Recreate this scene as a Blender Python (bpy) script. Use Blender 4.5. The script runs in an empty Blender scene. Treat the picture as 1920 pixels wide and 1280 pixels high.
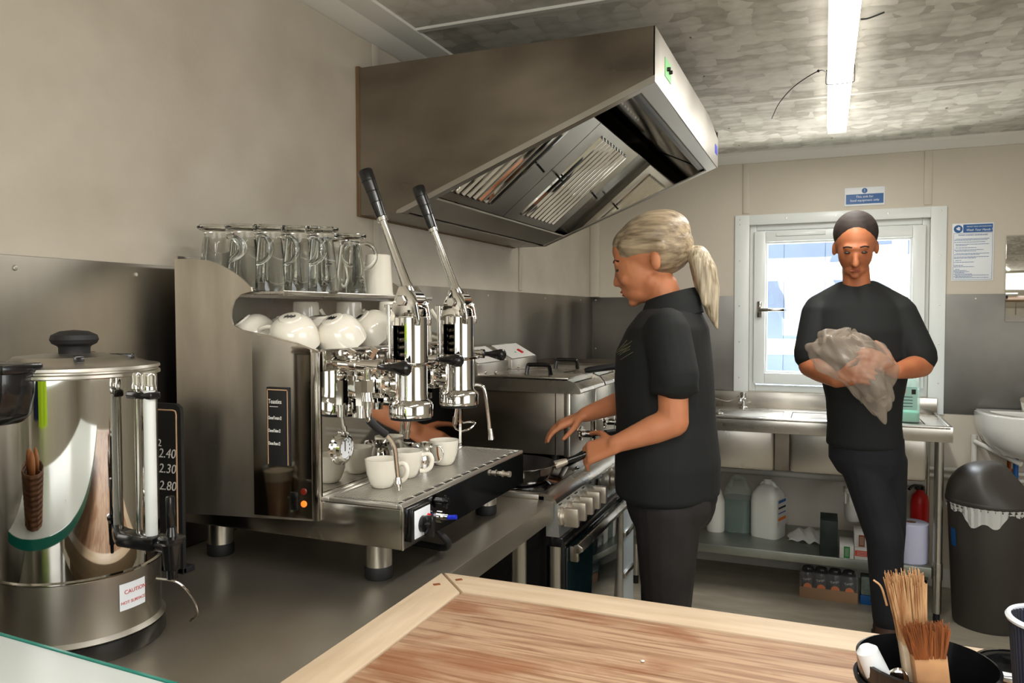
import bpy, bmesh, math, random
from mathutils import Vector, Matrix, Euler
from math import pi, sin, cos, radians
random.seed(7)
S = bpy.context.scene
COL = S.collection

# ------------------------------------------------------------------ camera
yaw, pitch, roll = radians(22.2), radians(-2.09), radians(-0.11)
f = Vector((-sin(yaw)*cos(pitch), cos(yaw)*cos(pitch), sin(pitch)))
r = Vector((cos(yaw), sin(yaw), 0)); u = r.cross(f)
r2 = r*cos(roll)+u*sin(roll); u2 = u*cos(roll)-r*sin(roll)
cam = bpy.data.cameras.new('camera'); camo = bpy.data.objects.new('camera', cam); COL.objects.link(camo)
M3 = Matrix((r2, u2, -f)).transposed()
camo.matrix_world = Matrix.Translation((0, 0, 1.41)) @ M3.to_4x4()
cam.sensor_width = 36; cam.lens = 36*1436/1920; cam.clip_start = 0.03
S.camera = camo

# ------------------------------------------------------------------ world, lights, exposure
w = bpy.data.worlds.new('world'); S.world = w; w.use_nodes = True
nt = w.node_tree; bg = nt.nodes['Background']
sky = nt.nodes.new('ShaderNodeTexSky'); sky.sky_type = 'NISHITA'; sky.sun_disc = False
sky.sun_elevation = radians(42); sky.sun_rotation = radians(200)
nt.links.new(sky.outputs[0], bg.inputs[0]); bg.inputs[1].default_value = 0.2

def area(name, loc, target, sx, sy, power, col=(1, 1, 1)):
    d = bpy.data.lights.new(name, 'AREA'); d.shape = 'RECTANGLE'; d.size = sx; d.size_y = sy
    d.energy = power; d.color = col
    o = bpy.data.objects.new(name, d); COL.objects.link(o); o.location = loc
    o.rotation_euler = (Vector(target)-Vector(loc)).to_track_quat('-Z', 'Y').to_euler()
    return o
# added area lamps for daylight through the serving hatch (behind, right), through the door behind and through the window
area('hatch_daylight', (2.2, 0.7, 1.6), (-0.9, 1.7, 1.75), 1.9, 1.0, 24, (1.0, 0.97, 0.93))
area('counter_hatch_daylight', (0.1, -1.5, 1.62), (-0.4, 2.5, 1.8), 1.9, 1.0, 28, (1.0, 0.98, 0.95))
area('window_sky_fill', (0.0, 5.35, 2.6), (-.3, 3.6, 1.0), 1.8, .8, 300, (0.84, 0.92, 1.0))  # unseen lamp added outside, high up, to boost sky light through the window
area('window_yard_fill', (0.0, 5.2, .35), (-.6, 2.6, 2.1), 1.6, .6, 90, (1.0, 0.97, 0.92))  # unseen lamp added outside, low down, to act as light off the yard
sun = bpy.data.lights.new('sun', 'SUN'); sun.energy = .4; sun.angle = radians(2); sun.color = (1, .95, .88)
suno = bpy.data.objects.new('sun', sun); COL.objects.link(suno); suno.rotation_euler = (radians(22), 0, radians(12))

S.view_settings.view_transform = 'Standard'; S.view_settings.look = 'None'
S.view_settings.gamma = 1; S.view_settings.use_curve_mapping = False
S.view_settings.exposure = 0.1

# ------------------------------------------------------------------ materials
def lin(c):
    c = c/255.0
    return c/12.92 if c <= .04045 else ((c+.055)/1.055)**2.4
def rgb(r, g, b): return (lin(r), lin(g), lin(b), 1)
MATS = {}
def mat(name, c, rough=.5, metal=0, var=0, vscale=5, stretch=(1, 1, 1), bump=0, bscale=None, c2=None,
        trans=0, ior=1.45, emit=None, estr=0, coat=0, alpha=1, detail=4, rvar=0, contrast=1.0, sub=0, aniso=0, spec=None):
    m = bpy.data.materials.new(name); m.use_nodes = True; MATS[name] = m
    t = m.node_tree; b = t.nodes['Principled BSDF']; L = t.links.new
    b.inputs['Base Color'].default_value = rgb(*c)
    b.inputs['Roughness'].default_value = rough; b.inputs['Metallic'].default_value = metal
    b.inputs['IOR'].default_value = ior
    b.inputs['Transmission Weight'].default_value = trans
    b.inputs['Coat Weight'].default_value = coat
    b.inputs['Anisotropic'].default_value = aniso
    b.inputs['Alpha'].default_value = alpha
    if spec is not None: b.inputs['Specular IOR Level'].default_value = spec
    if sub: b.inputs['Subsurface Weight'].default_value = sub; b.inputs['Subsurface Radius'].default_value = (.01, .004, .002)
    if emit: b.inputs['Emission Color'].default_value = rgb(*emit); b.inputs['Emission Strength'].default_value = estr
    if var or c2 or bump or rvar:
        tc = t.nodes.new('ShaderNodeTexCoord'); mp = t.nodes.new('ShaderNodeMapping'); mp.inputs['Scale'].default_value = stretch
        n = t.nodes.new('ShaderNodeTexNoise'); n.inputs['Scale'].default_value = vscale; n.inputs['Detail'].default_value = detail
        L(tc.outputs['Object'], mp.inputs[0]); L(mp.outputs[0], n.inputs[0])
        if var or c2:
            mx = t.nodes.new('ShaderNodeMix'); mx.data_type = 'RGBA'
            rp = t.nodes.new('ShaderNodeMapRange'); rp.inputs[1].default_value = .5-.25/contrast; rp.inputs[2].default_value = .5+.25/contrast
            L(n.outputs[0], rp.inputs[0]); L(rp.outputs[0], mx.inputs[0])
            A = c if c2 else tuple(max(0, x*(1-var)) for x in c); B = c2 if c2 else tuple(min(255, x*(1+var)) for x in c)
            mx.inputs[6].default_value = rgb(*A); mx.inputs[7].default_value = rgb(*B)
            L(mx.outputs[2], b.inputs['Base Color'])
        if rvar:
            rr = t.nodes.new('ShaderNodeMapRange'); rr.inputs[1].default_value = .3; rr.inputs[2].default_value = .7
            rr.inputs[3].default_value = max(.02, rough-rvar); rr.inputs[4].default_value = rough+rvar
            L(n.outputs[0], rr.inputs[0]); L(rr.outputs[0], b.inputs['Roughness'])
        if bump:
            n2 = t.nodes.new('ShaderNodeTexNoise'); n2.inputs['Scale'].default_value = bscale or vscale*4; n2.inputs['Detail'].default_value = 3
            L(mp.outputs[0], n2.inputs[0])
            bp = t.nodes.new('ShaderNodeBump'); bp.inputs['Strength'].default_value = bump; bp.inputs['Distance'].default_value = .002
            L(n2.outputs[0], bp.inputs['Height']); L(bp.outputs[0], b.inputs['Normal'])
    return m

wall_m = mat('wall_laminate', (164, 155, 140), .4, c2=(184, 176, 162), vscale=5, detail=10, bump=.2, bscale=70)
backwall_m = mat('cream_panel', (196, 188, 173), .5, var=.02, vscale=3)
dado_m = mat('cream_lower', (176, 166, 150), .6, var=.03)
white_trim = mat('white_trim', (214, 212, 204), .4)
upvc = mat('white_upvc', (222, 226, 224), .3)
floor_m = mat('vinyl_floor', (150, 143, 127), .45, c2=(176, 168, 150), vscale=6, stretch=(1, 3, 1), detail=8, bump=.05)
splash_m = mat('splash_steel', (142, 136, 126), .4, 1, var=.16, vscale=3, stretch=(1.5, 1.5, .5), rvar=.1, bump=.06, bscale=90)
steel = mat('brushed_steel', (186, 181, 172), .3, 1, var=.04, vscale=5, rvar=.05)
tube_steel = mat('tube_steel', (190, 188, 180), .28, 1)
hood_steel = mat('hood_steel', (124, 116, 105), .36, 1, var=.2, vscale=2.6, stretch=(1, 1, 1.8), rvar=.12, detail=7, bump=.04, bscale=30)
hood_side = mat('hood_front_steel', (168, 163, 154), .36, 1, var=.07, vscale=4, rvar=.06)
worktop_m = mat('worktop_steel', (142, 135, 122), .38, .88, c2=(180, 172, 157), vscale=2.6, stretch=(1, 1, 1), rvar=.07, bump=.08, bscale=45, detail=8)
chrome = mat('chrome', (232, 230, 226), .05, 1)
chrome_d = mat('chrome_worn', (190, 186, 180), .12, 1, rvar=.06, vscale=20)
mirror_m = mat('mirror_steel', (205, 203, 198), .035, 1)
dark_mirror = mat('polished_dark_steel', (150, 152, 154), .1, 1)
panel_mirror = mat('polished_side_steel', (222, 218, 210), .05, 1)
side_m = mat('machine_side_steel', (196, 188, 174), .46, 1, var=.14, vscale=7, stretch=(1.6, 1, .5), rvar=.06, bump=.06, bscale=70)
base_m = mat('machine_base_steel', (150, 146, 138), .2, 1, var=.12, vscale=9, rvar=.08)
black_p = mat('black_plastic', (14, 14, 15), .22, coat=.3)
black_r = mat('black_rubber', (20, 20, 20), .6)
black_g = mat('black_glass', (6, 6, 7), .05, coat=1)
oven_glass = mat('oven_glass', (14, 30, 32), .06, coat=1)
glass = mat('clear_glass', (252, 254, 252), .01, trans=1, ior=1.33)
pane_m = mat('window_glass', (250, 252, 255), .0)
_t = pane_m.node_tree; _o = _t.nodes['Material Output']
_a = _t.nodes.new('ShaderNodeBsdfTransparent'); _g = _t.nodes.new('ShaderNodeBsdfGlossy'); _g.inputs['Roughness'].default_value = .0
_f = _t.nodes.new('ShaderNodeValue'); _f.outputs[0].default_value = .05; _x = _t.nodes.new('ShaderNodeMixShader')
_t.links.new(_f.outputs[0], _x.inputs[0]); _t.links.new(_a.outputs[0], _x.inputs[1]); _t.links.new(_g.outputs[0], _x.inputs[2]); _t.links.new(_x.outputs[0], _o.inputs[0])
china = mat('white_china', (226, 220, 206), .12, coat=.5)
white_p = mat('white_plastic', (212, 210, 202), .4)
grey_p = mat('bin_plastic', (62, 58, 54), .42, var=.05)
paint_white = mat('ledge_white', (200, 205, 201), .4)
rim_teal = mat('ledge_glass_edge', (30, 120, 105), .2)
skin = mat('skin', (206, 138, 98), .5, c2=(190, 118, 80), vscale=12, sub=.15)
skin_m = mat('skin_man', (190, 120, 80), .5, c2=(170, 100, 66), vscale=12, sub=.15)
lips_m = mat('lips', (160, 82, 64), .45)
eye_m = mat('eye_dark', (52, 40, 34), .3)
hair_m = mat('blonde_hair', (84, 66, 48), .42, c2=(198, 178, 146), vscale=7, stretch=(1.0, 9, 11), bump=.7, bscale=14, contrast=.9)
tail_m = mat('blonde_ponytail', (120, 102, 78), .42, c2=(214, 200, 172), vscale=9, stretch=(16, 14, 1.2), bump=.9, bscale=18, contrast=1.2)
dhair = mat('dark_hair', (40, 30, 24), .75, var=.3, vscale=30)
shirt_m = mat('black_shirt', (19, 21, 20), .8, var=.15, vscale=4, bump=.35, bscale=9)
jeans_m = mat('black_jeans', (34, 30, 28), .8, var=.25, vscale=10, bump=.3, bscale=22)
jeans_n = mat('navy_trousers', (22, 24, 30), .8, var=.2, vscale=10)
shoe_m = mat('brown_boot', (66, 44, 34), .6, var=.2)
gold_t = mat('gold_thread', (104, 100, 76), .7)
wood_l = mat('board_frame_wood', (190, 166, 136), .5, c2=(212, 190, 162), vscale=3, stretch=(2, 18, 18), bump=.15, bscale=12, detail=6)
wood_l2 = mat('board_frame_wood_long', (190, 166, 136), .5, c2=(212, 190, 162), vscale=3, stretch=(18, 2, 18), bump=.15, bscale=12, detail=6)
wood_h = mat('brush_wood', (186, 140, 92), .6, c2=(120, 74, 42), vscale=14, contrast=1.2)
ply_m = mat('plywood_edge', (120, 96, 66), .7, c2=(84, 62, 42), vscale=4, stretch=(60, 1, 1))
choc = mat('chalk_black', (26, 25, 24), .7)
chalk = mat('chalk_white', (232, 230, 224), .9)
tan_line = mat('board_border', (196, 160, 124), .7)
blue_s = mat('sign_blue', (24, 86, 148), .4)
white_s = mat('sign_white', (226, 230, 234), .4)
red_m = mat('red_plastic', (190, 24, 20), .35)
red_t = mat('red_print', (196, 60, 40), .5)
blue_p = mat('blue_plastic', (24, 44, 190), .35)
amber = mat('amber_lamp', (230, 110, 40), .3, emit=(255, 110, 30), estr=1.2)
dk_red = mat('dark_lamp', (110, 30, 20), .3)
green_l = mat('green_label', (120, 200, 120), .5)
led_green = mat('green_lamp', (20, 160, 80), .3)
copper = mat('copper_pipe', (150, 82, 50), .3, 1)
pan_black = mat('pan_nonstick', (24, 22, 21), .4, var=.1, vscale=30)
knob_m = mat('champagne_knob', (176, 166, 150), .38, .7)
light_m = mat('diffuser', (255, 255, 255), .4, emit=(255, 250, 242), estr=6)
light_e = mat('light_end_cap', (235, 232, 226), .4)
bristle = mat('pale_bristle', (206, 168, 122), .7, c2=(150, 100, 60), vscale=30, stretch=(6, 6, .6), contrast=1.4)
bristle_d = mat('brown_bristle', (150, 84, 34), .75, c2=(86, 44, 16), vscale=30, stretch=(6, 6, .6))
wicker = mat('wicker', (120, 76, 40), .6, c2=(70, 40, 20), vscale=40)
fence_w = mat('cream_timber', (226, 214, 190), .7, var=.05, vscale=6, stretch=(1, 1, 5))
fence_b = mat('blue_cladding', (150, 168, 204), .7, var=.03)
grass_m = mat('grass', (70, 110, 40), .9, c2=(110, 150, 50), vscale=6)
green_liq = mat('green_soap', (8, 62, 54), .15, coat=.5)
mint_liq = mat('mint_soap', (90, 214, 170), .15, coat=.4)
hdpe = mat('translucent_hdpe', (196, 208, 200), .3, alpha=.22)
hdpe_w = mat('hdpe_white', (212, 214, 206), .4)
film = mat('plastic_film', (168, 154, 138), .25, alpha=.42, bump=.5, bscale=30, vscale=8)
film_b = mat('bin_bag', (226, 226, 222), .3, alpha=.8, bump=.6, bscale=40, vscale=8)
card = mat('cardboard', (150, 118, 90), .8, var=.08)
dgreen = mat('dark_green_box', (24, 38, 32), .5)
box_w = mat('white_box', (206, 204, 198), .6)
g_print = mat('green_print', (20, 120, 50), .5)
b_print = mat('brown_print', (130, 70, 30), .5)
paper_b = mat('blue_roll_paper', (206, 208, 232), .85, bump=.3, bscale=40, vscale=10, stretch=(1, 1, 8))
cardcore = mat('roll_core', (130, 98, 72), .8)
orange_m = mat('orange_print', (230, 120, 30), .5)
latte_m = mat('latte', (176, 140, 112), .4)
foam_m = mat('milk_foam', (222, 206, 188), .6)
bread_m = mat('bread', (170, 110, 60), .7, c2=(120, 66, 30), vscale=30)
hivis = mat('hi_vis_yellow', (190, 232, 30), .6)
silver_t = mat('reflective_band', (190, 196, 200), .3, .5)
navy_m = mat('navy_cloth', (24, 40, 84), .8)
apron_m = mat('white_cloth', (220, 220, 216), .8)
teal_m = mat('teal_cloth', (20, 84, 90), .8)
screw_m = mat('screw', (190, 188, 180), .3, .8)

def board_material():
    m = mat('worn_board', (190, 150, 112), .5); t = m.node_tree; b = t.nodes['Principled BSDF']; L = t.links.new
    tc = t.nodes.new('ShaderNodeTexCoord')
    mp = t.nodes.new('ShaderNodeMapping'); mp.inputs['Scale'].default_value = (1.2, 26, 1)
    n = t.nodes.new('ShaderNodeTexNoise'); n.inputs['Scale'].default_value = 5; n.inputs['Detail'].default_value = 8; n.inputs['Distortion'].default_value = .6
    L(tc.outputs['Object'], mp.inputs[0]); L(mp.outputs[0], n.inputs[0])
    cr = t.nodes.new('ShaderNodeValToRGB'); e = cr.color_ramp.elements
    e[0].position = .3; e[0].color = rgb(138, 98, 70); e[1].position = .6; e[1].color = rgb(196, 162, 130)
    L(n.outputs[0], cr.inputs[0])
    n2 = t.nodes.new('ShaderNodeTexNoise'); n2.inputs['Scale'].default_value = 6; n2.inputs['Detail'].default_value = 6; n2.inputs['Distortion'].default_value = .4
    mp2 = t.nodes.new('ShaderNodeMapping'); mp2.inputs['Scale'].default_value = (1, 2.2, 1); mp2.inputs['Location'].default_value = (.37, .2, 0)
    L(tc.outputs['Object'], mp2.inputs[0]); L(mp2.outputs[0], n2.inputs[0])
    rm = t.nodes.new('ShaderNodeMapRange'); rm.inputs[1].default_value = .52; rm.inputs[2].default_value = .66; L(n2.outputs[0], rm.inputs[0])
    mx = t.nodes.new('ShaderNodeMix'); mx.data_type = 'RGBA'; mx.inputs[7].default_value = rgb(146, 88, 50)
    ml = t.nodes.new('ShaderNodeMath'); ml.operation = 'MULTIPLY'; ml.inputs[1].default_value = .7
    L(rm.outputs[0], ml.inputs[0]); L(ml.outputs[0], mx.inputs[0]); L(cr.outputs[0], mx.inputs[6]); L(mx.outputs[2], b.inputs['Base Color'])
    bp = t.nodes.new('ShaderNodeBump'); bp.inputs['Strength'].default_value = .25; bp.inputs['Distance'].default_value = .001
    L(n.outputs[0], bp.inputs['Height']); L(bp.outputs[0], b.inputs['Normal'])
    return m
worn_board = board_material()

def ceiling_material():
    m = mat('patterned_ceiling', (180, 178, 166), .85, spec=.2); t = m.node_tree; b = t.nodes['Principled BSDF']; L = t.links.new
    tc = t.nodes.new('ShaderNodeTexCoord')
    nz = t.nodes.new('ShaderNodeTexNoise'); nz.inputs['Scale'].default_value = 14; nz.inputs['Detail'].default_value = 6
    L(tc.outputs['Object'], nz.inputs[0])
    ad = t.nodes.new('ShaderNodeMix'); ad.data_type = 'RGBA'; ad.blend_type = 'LINEAR_LIGHT'; ad.inputs[0].default_value = .02
    L(tc.outputs['Object'], ad.inputs[6]); L(nz.outputs[1], ad.inputs[7])
    mp = t.nodes.new('ShaderNodeMapping'); mp.inputs['Scale'].default_value = (13, 17, 1)
    L(ad.outputs[2], mp.inputs[0])
    v = t.nodes.new('ShaderNodeTexVoronoi'); v.inputs['Scale'].default_value = 1; v.inputs['Randomness'].default_value = .5; v.feature = 'F1'
    L(mp.outputs[0], v.inputs[0])
    sp = t.nodes.new('ShaderNodeSeparateColor'); L(v.outputs['Color'], sp.inputs[0])
    lf = t.nodes.new('ShaderNodeTexNoise'); lf.inputs['Scale'].default_value = 2.2; lf.inputs['Detail'].default_value = 3
    L(tc.outputs['Object'], lf.inputs[0])
    m1 = t.nodes.new('ShaderNodeMath'); m1.operation = 'MULTIPLY_ADD'; m1.inputs[1].default_value = .42; L(sp.outputs[0], m1.inputs[0])
    m2 = t.nodes.new('ShaderNodeMath'); m2.operation = 'MULTIPLY_ADD'; m2.inputs[1].default_value = -.3; m2.inputs[2].default_value = .2; L(v.outputs['Distance'], m2.inputs[0])
    m3 = t.nodes.new('ShaderNodeMath'); m3.operation = 'MULTIPLY_ADD'; m3.inputs[1].default_value = .9; L(lf.outputs[0], m3.inputs[0]); L(m2.outputs[0], m3.inputs[2])
    L(m3.outputs[0], m1.inputs[2])
    cr = t.nodes.new('ShaderNodeValToRGB'); e = cr.color_ramp.elements
    e[0].position = .5; e[0].color = rgb(176, 172, 161); e[1].position = .86; e[1].color = rgb(212, 209, 199)
    L(m1.outputs[0], cr.inputs[0])
    n3 = t.nodes.new('ShaderNodeTexNoise'); n3.inputs['Scale'].default_value = 26; n3.inputs['Detail'].default_value = 8
    L(tc.outputs['Object'], n3.inputs[0])
    mx = t.nodes.new('ShaderNodeMix'); mx.data_type = 'RGBA'; mx.blend_type = 'OVERLAY'; mx.inputs[0].default_value = .3
    L(cr.outputs[0], mx.inputs[6]); L(n3.outputs[0], mx.inputs[7]); L(mx.outputs[2], b.inputs['Base Color'])
    return m
ceil_m = ceiling_material()

# ------------------------------------------------------------------ geometry helpers
OFF = {}
class G:
    def __init__(s): s.bm = bmesh.new()
    def _new(s, verts): return verts
    def box(s, x0, x1, y0, y1, z0, z1, bev=0, seg=2, rz=0, M=None):
        c = Vector(((x0+x1)/2, (y0+y1)/2, (z0+z1)/2))
        m = Matrix.Translation(c) @ Matrix.Rotation(rz, 4, 'Z') @ Matrix.Diagonal((abs(x1-x0), abs(y1-y0), abs(z1-z0), 1))
        if M: m = M @ m
        v = bmesh.ops.create_cube(s.bm, size=1, matrix=m)['verts']
        if bev:
            es = list({e for q in v for e in q.link_edges})
            bmesh.ops.bevel(s.bm, geom=es, offset=bev, segments=seg, affect='EDGES', profile=.5)
        return s
    def prism(s, poly, ax, a, b, bev=0):
        def P(p, t):
            return (p[0], t, p[1]) if ax == 'y' else ((t, p[0], p[1]) if ax == 'x' else (p[0], p[1], t))
        A = [s.bm.verts.new(P(p, a)) for p in poly]; B = [s.bm.verts.new(P(p, b)) for p in poly]
        n = len(poly); fs = [s.bm.faces.new(A), s.bm.faces.new(B[::-1])]
        for i in range(n): fs.append(s.bm.faces.new((A[i], B[i], B[(i+1) % n], A[(i+1) % n])))
        bmesh.ops.recalc_face_normals(s.bm, faces=fs)
        if bev:
            es = list({e for q in A+B for e in q.link_edges})
            bmesh.ops.bevel(s.bm, geom=es, offset=bev, segments=2, affect='EDGES', profile=.5)
        return s
    def lathe(s, c, prof, n=28, d=(0, 0, 1), cap=True, sx=1, sy=1):
        q = Vector(d).normalized().to_track_quat('Z', 'Y').to_matrix().to_4x4()
        m = Matrix.Translation(c) @ q
        rings = []
        for (rr, z) in prof:
            if rr <= 1e-6: rings.append([s.bm.verts.new(m @ Vector((0, 0, z)))])
            else: rings.append([s.bm.verts.new(m @ Vector((rr*sx*cos(2*pi*i/n), rr*sy*sin(2*pi*i/n), z))) for i in range(n)])
        fs = []
        for a, b in zip(rings, rings[1:]):
            if len(a) == 1 and len(b) == 1: continue
            for i in range(n):
                j = (i+1) % n
                if len(a) == 1: fs.append(s.bm.faces.new((a[0], b[i], b[j])))
                elif len(b) == 1: fs.append(s.bm.faces.new((a[i], a[j], b[0])))
                else: fs.append(s.bm.faces.new((a[i], a[j], b[j], b[i])))
        if cap:
            if len(rings[0]) > 1: fs.append(s.bm.faces.new(rings[0][::-1]))
            if len(rings[-1]) > 1: fs.append(s.bm.faces.new(rings[-1]))
        bmesh.ops.recalc_face_normals(s.bm, faces=fs)
        return s
    def cyl(s, p0, p1, r0, r1=None, n=20):
        p0, p1 = Vector(p0), Vector(p1); L = (p1-p0).length
        return s.lathe(p0, [(r0, 0), (r0 if r1 is None else r1, L)], n, p1-p0)
    def rod(s, p0, p1, prof, n=20):
        """prof: list of (t 0..1, radius)"""
        p0, p1 = Vector(p0), Vector(p1); L = (p1-p0).length
        return s.lathe(p0, [(rr, t*L) for t, rr in prof], n, p1-p0)
    def tube(s, pts, rad, n=10, sub=6, closed=False):
        P = [Vector(p) for p in pts]
        R = rad if isinstance(rad, (list, tuple)) else [rad]*len(P)
        out = []; rr = []
        N = len(P)
        for i in range(N if closed else N-1):
            a, b = P[i], P[(i+1) % N]
            p = P[(i-1) % N] if (closed or i > 0) else a+(a-b)
            q = P[(i+2) % N] if (closed or i < N-2) else b+(b-a)
            for k in range(sub):
                t = k/sub
                out.append(.5*((2*a)+(-p+b)*t+(2*p-5*a+4*b-q)*t*t+(-p+3*a-3*b+q)*t**3)); rr.append(R[i]*(1-t)+R[(i+1) % N]*t)
        if not closed: out.append(P[-1]); rr.append(R[-1])
        rings = []; up = None; m = len(out)
        for i in range(m):
            tg = (out[(i+1) % m]-out[i-1]) if closed else (out[min(i+1, m-1)]-out[max(i-1, 0)])
            tg.normalize()
            if up is None: up = tg.orthogonal().normalized()
            up = (up-tg*up.dot(tg)).normalized(); sd = tg.cross(up)
            rings.append([s.bm.verts.new(out[i]+(up*cos(2*pi*k/n)+sd*sin(2*pi*k/n))*rr[i]) for k in range(n)])
        fs = []
        for i in range(m if closed else m-1):
            a, b = rings[i], rings[(i+1) % m]
            for k in range(n): fs.append(s.bm.faces.new((a[k], a[(k+1) % n], b[(k+1) % n], b[k])))
        if not closed: fs += [s.bm.faces.new(rings[0][::-1]), s.bm.faces.new(rings[-1])]
        bmesh.ops.recalc_face_normals(s.bm, faces=fs)
        return s
    def sph(s, c, rad, n=20, rot=None):
        rad = rad if isinstance(rad, (tuple, list)) else (rad,)*3
        m = Matrix.Translation(c)
        if rot: m = m @ Euler(rot).to_matrix().to_4x4()
        bmesh.ops.create_uvsphere(s.bm, u_segments=n, v_segments=max(6, n//2), radius=1, matrix=m @ Matrix.Diagonal((*rad, 1)))
        return s
    def loft(s, rings, n=24, cap=True):
        """rings: (cx,cy,z,rx,ry)"""
        R = [[s.bm.verts.new((cx+rx*cos(2*pi*k/n), cy+ry*sin(2*pi*k/n), z)) for k in range(n)] for cx, cy, z, rx, ry in rings]
        fs = []
        for a, b in zip(R, R[1:]):
            for k in range(n): fs.append(s.bm.faces.new((a[k], a[(k+1) % n], b[(k+1) % n], b[k])))
        if cap: fs += [s.bm.faces.new(R[0][::-1]), s.bm.faces.new(R[-1])]
        bmesh.ops.recalc_face_normals(s.bm, faces=fs)
        return s
    def cap2(s, p0, r0, p1, r1, n=16):
        """tapered capsule"""
        p0, p1 = Vector(p0), Vector(p1); L = (p1-p0).length
        pr = [(0, -r0)]+[(r0*cos(a), r0*sin(a)) for a in (-1.1, -.6, 0)]+[(r1*cos(a), L+r1*sin(a)) for a in (0, .6, 1.1)]+[(0, L+r1)]
        return s.lathe(p0, pr, n, p1-p0)
    def quad(s, *p): s.bm.faces.new([s.bm.verts.new(q) for q in p]); return s
    def grid(s, fn, nu, nv):
        V = [[s.bm.verts.new(fn(i/nu, j/nv)) for j in range(nv+1)] for i in range(nu+1)]
        for i in range(nu):
            for j in range(nv): s.bm.faces.new((V[i][j], V[i+1][j], V[i+1][j+1], V[i][j+1]))
        return s
    def mesh(s, name, m, off, ang=35):
        me = bpy.data.meshes.new(name)
        if off: bmesh.ops.translate(s.bm, vec=-Vector(off), verts=s.bm.verts[:])
        s.bm.to_mesh(me); s.bm.free()
        if m: me.materials.append(m)
        me.shade_smooth()
        try: me.set_sharp_from_angle(angle=radians(ang))
        except Exception: pass
        return me
    def part(s, name, m, parent, label=None, ang=35):
        off = OFF[parent.name]
        o = bpy.data.objects.new(name, s.mesh(name, m, off, ang)); COL.objects.link(o); o.parent = parent
        OFF[o.name] = off
        if parent.type == 'MESH': OFF[o.name] = off
        if label: o['label'] = label
        return o
    def top(s, name, m, label=None, cat=None, group=None, kind=None, ang=35):
        v = [q.co for q in s.bm.verts]
        loc = Vector(((min(p.x for p in v)+max(p.x for p in v))/2, (min(p.y for p in v)+max(p.y for p in v))/2, min(p.z for p in v)))
        o = bpy.data.objects.new(name, s.mesh(name, m, loc, ang)); COL.objects.link(o); o.location = loc
        OFF[o.name] = loc
        tag(o, label, cat, group, kind)
        return o
def tag(o, label=None, cat=None, group=None, kind=None):
    if label: o['label'] = label
    if cat: o['category'] = cat
    if group: o['group'] = group
    if kind: o['kind'] = kind
def thing(name, loc, label, cat, group=None):
    o = bpy.data.objects.new(name, None); COL.objects.link(o); o.location = loc; o.empty_display_size = .02
    OFF[o.name] = Vector(loc); tag(o, label, cat, group); return o
def dup(root, loc=None, rz=None, label=None, group=None, rot=None):
    c = root.copy(); COL.objects.link(c)
    if loc is not None: c.location = loc
    if rz is not None: c.rotation_euler = (0, 0, rz)
    if rot is not None: c.rotation_euler = rot
    if label: c['label'] = label
    if group: c['group'] = group
    OFF[c.name] = Vector(c.location)
    for ch in list(root.children):
        d = ch.copy(); COL.objects.link(d); d.parent = c
        for g in list(ch.children):
            e = g.copy(); COL.objects.link(e); e.parent = d
    return c
def struct(g, name, m): return g.top(name, m, kind='structure')
def text(parent, s, size, m, loc, rot, name='lettering', align='LEFT', shear=0, label=None, sx=1, ext=.0003, line=1.0):
    cu = bpy.data.curves.new('t', 'FONT'); cu.body = s; cu.size = size; cu.extrude = ext; cu.align_x = align; cu.shear = shear; cu.space_line = line
    cu.resolution_u = 3
    o = bpy.data.objects.new('t', cu); COL.objects.link(o)
    bpy.context.view_layer.update()
    me = bpy.data.meshes.new_from_object(o.evaluated_get(bpy.context.evaluated_depsgraph_get()))
    bpy.data.objects.remove(o); bpy.data.curves.remove(cu)
    off = OFF[parent.name]
    me.transform(Matrix.Translation(Vector(loc)-off) @ Euler(rot).to_matrix().to_4x4() @ Matrix.Diagonal((sx, 1, 1, 1)))
    me.materials.clear(); me.materials.append(m); me.name = name
    t = bpy.data.objects.new(name, me); COL.objects.link(t); t.parent = parent; OFF[t.name] = off
    if label: t['label'] = label
    return t
def blob(g, name, m, parent, voxel=.008, smooth=4, label=None):
    """one continuous surface grown over the shapes in g"""
    me = g.mesh(name, None, None)
    o = bpy.data.objects.new('tmp', me); COL.objects.link(o)
    q = o.modifiers.new('r', 'REMESH'); q.mode = 'VOXEL'; q.voxel_size = voxel; q.use_smooth_shade = True
    if smooth:
        q = o.modifiers.new('s', 'SMOOTH'); q.factor = .5; q.iterations = smooth
    bpy.context.view_layer.update()
    me2 = bpy.data.meshes.new_from_object(o.evaluated_get(bpy.context.evaluated_depsgraph_get()))
    bpy.data.objects.remove(o)
    off = OFF[parent.name]
    me2.transform(Matrix.Translation(-off)); me2.materials.clear(); me2.materials.append(m); me2.shade_smooth(); me2.name = name
    o = bpy.data.objects.new(name, me2); COL.objects.link(o); o.parent = parent; OFF[o.name] = off
    if label: o['label'] = label
    return o

XW, YB, H = -1.294, 4.444, 2.29       # left wall, back wall, ceiling
XR, YF = 2.3, -1.6

# ------------------------------------------------------------------ room shell
struct(G().box(XW-.1, XR+.1, YF-.1, YB+.1, -.06, 0), 'floor', floor_m)
ceil = struct(G().box(XW-.1, XR+.1, YF-.1, YB+.1, H, H+.06), 'ceiling', ceil_m)
wl = struct(G().box(XW-.08, XW, YF-.1, YB+.1, 0, H), 'wall_left', wall_m)
WX0, WX1, WZ0, WZ1 = -.39, .495, .975, 1.9           # window reveal
struct(G().box(XW-.08, WX0, YB, YB+.1, 0, H).box(WX1, XR+.1, YB, YB+.1, 0, H).box(WX0, WX1, YB, YB+.1, 0, WZ0).box(WX0, WX1, YB, YB+.1, WZ1, H), 'wall_back', backwall_m)
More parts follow.
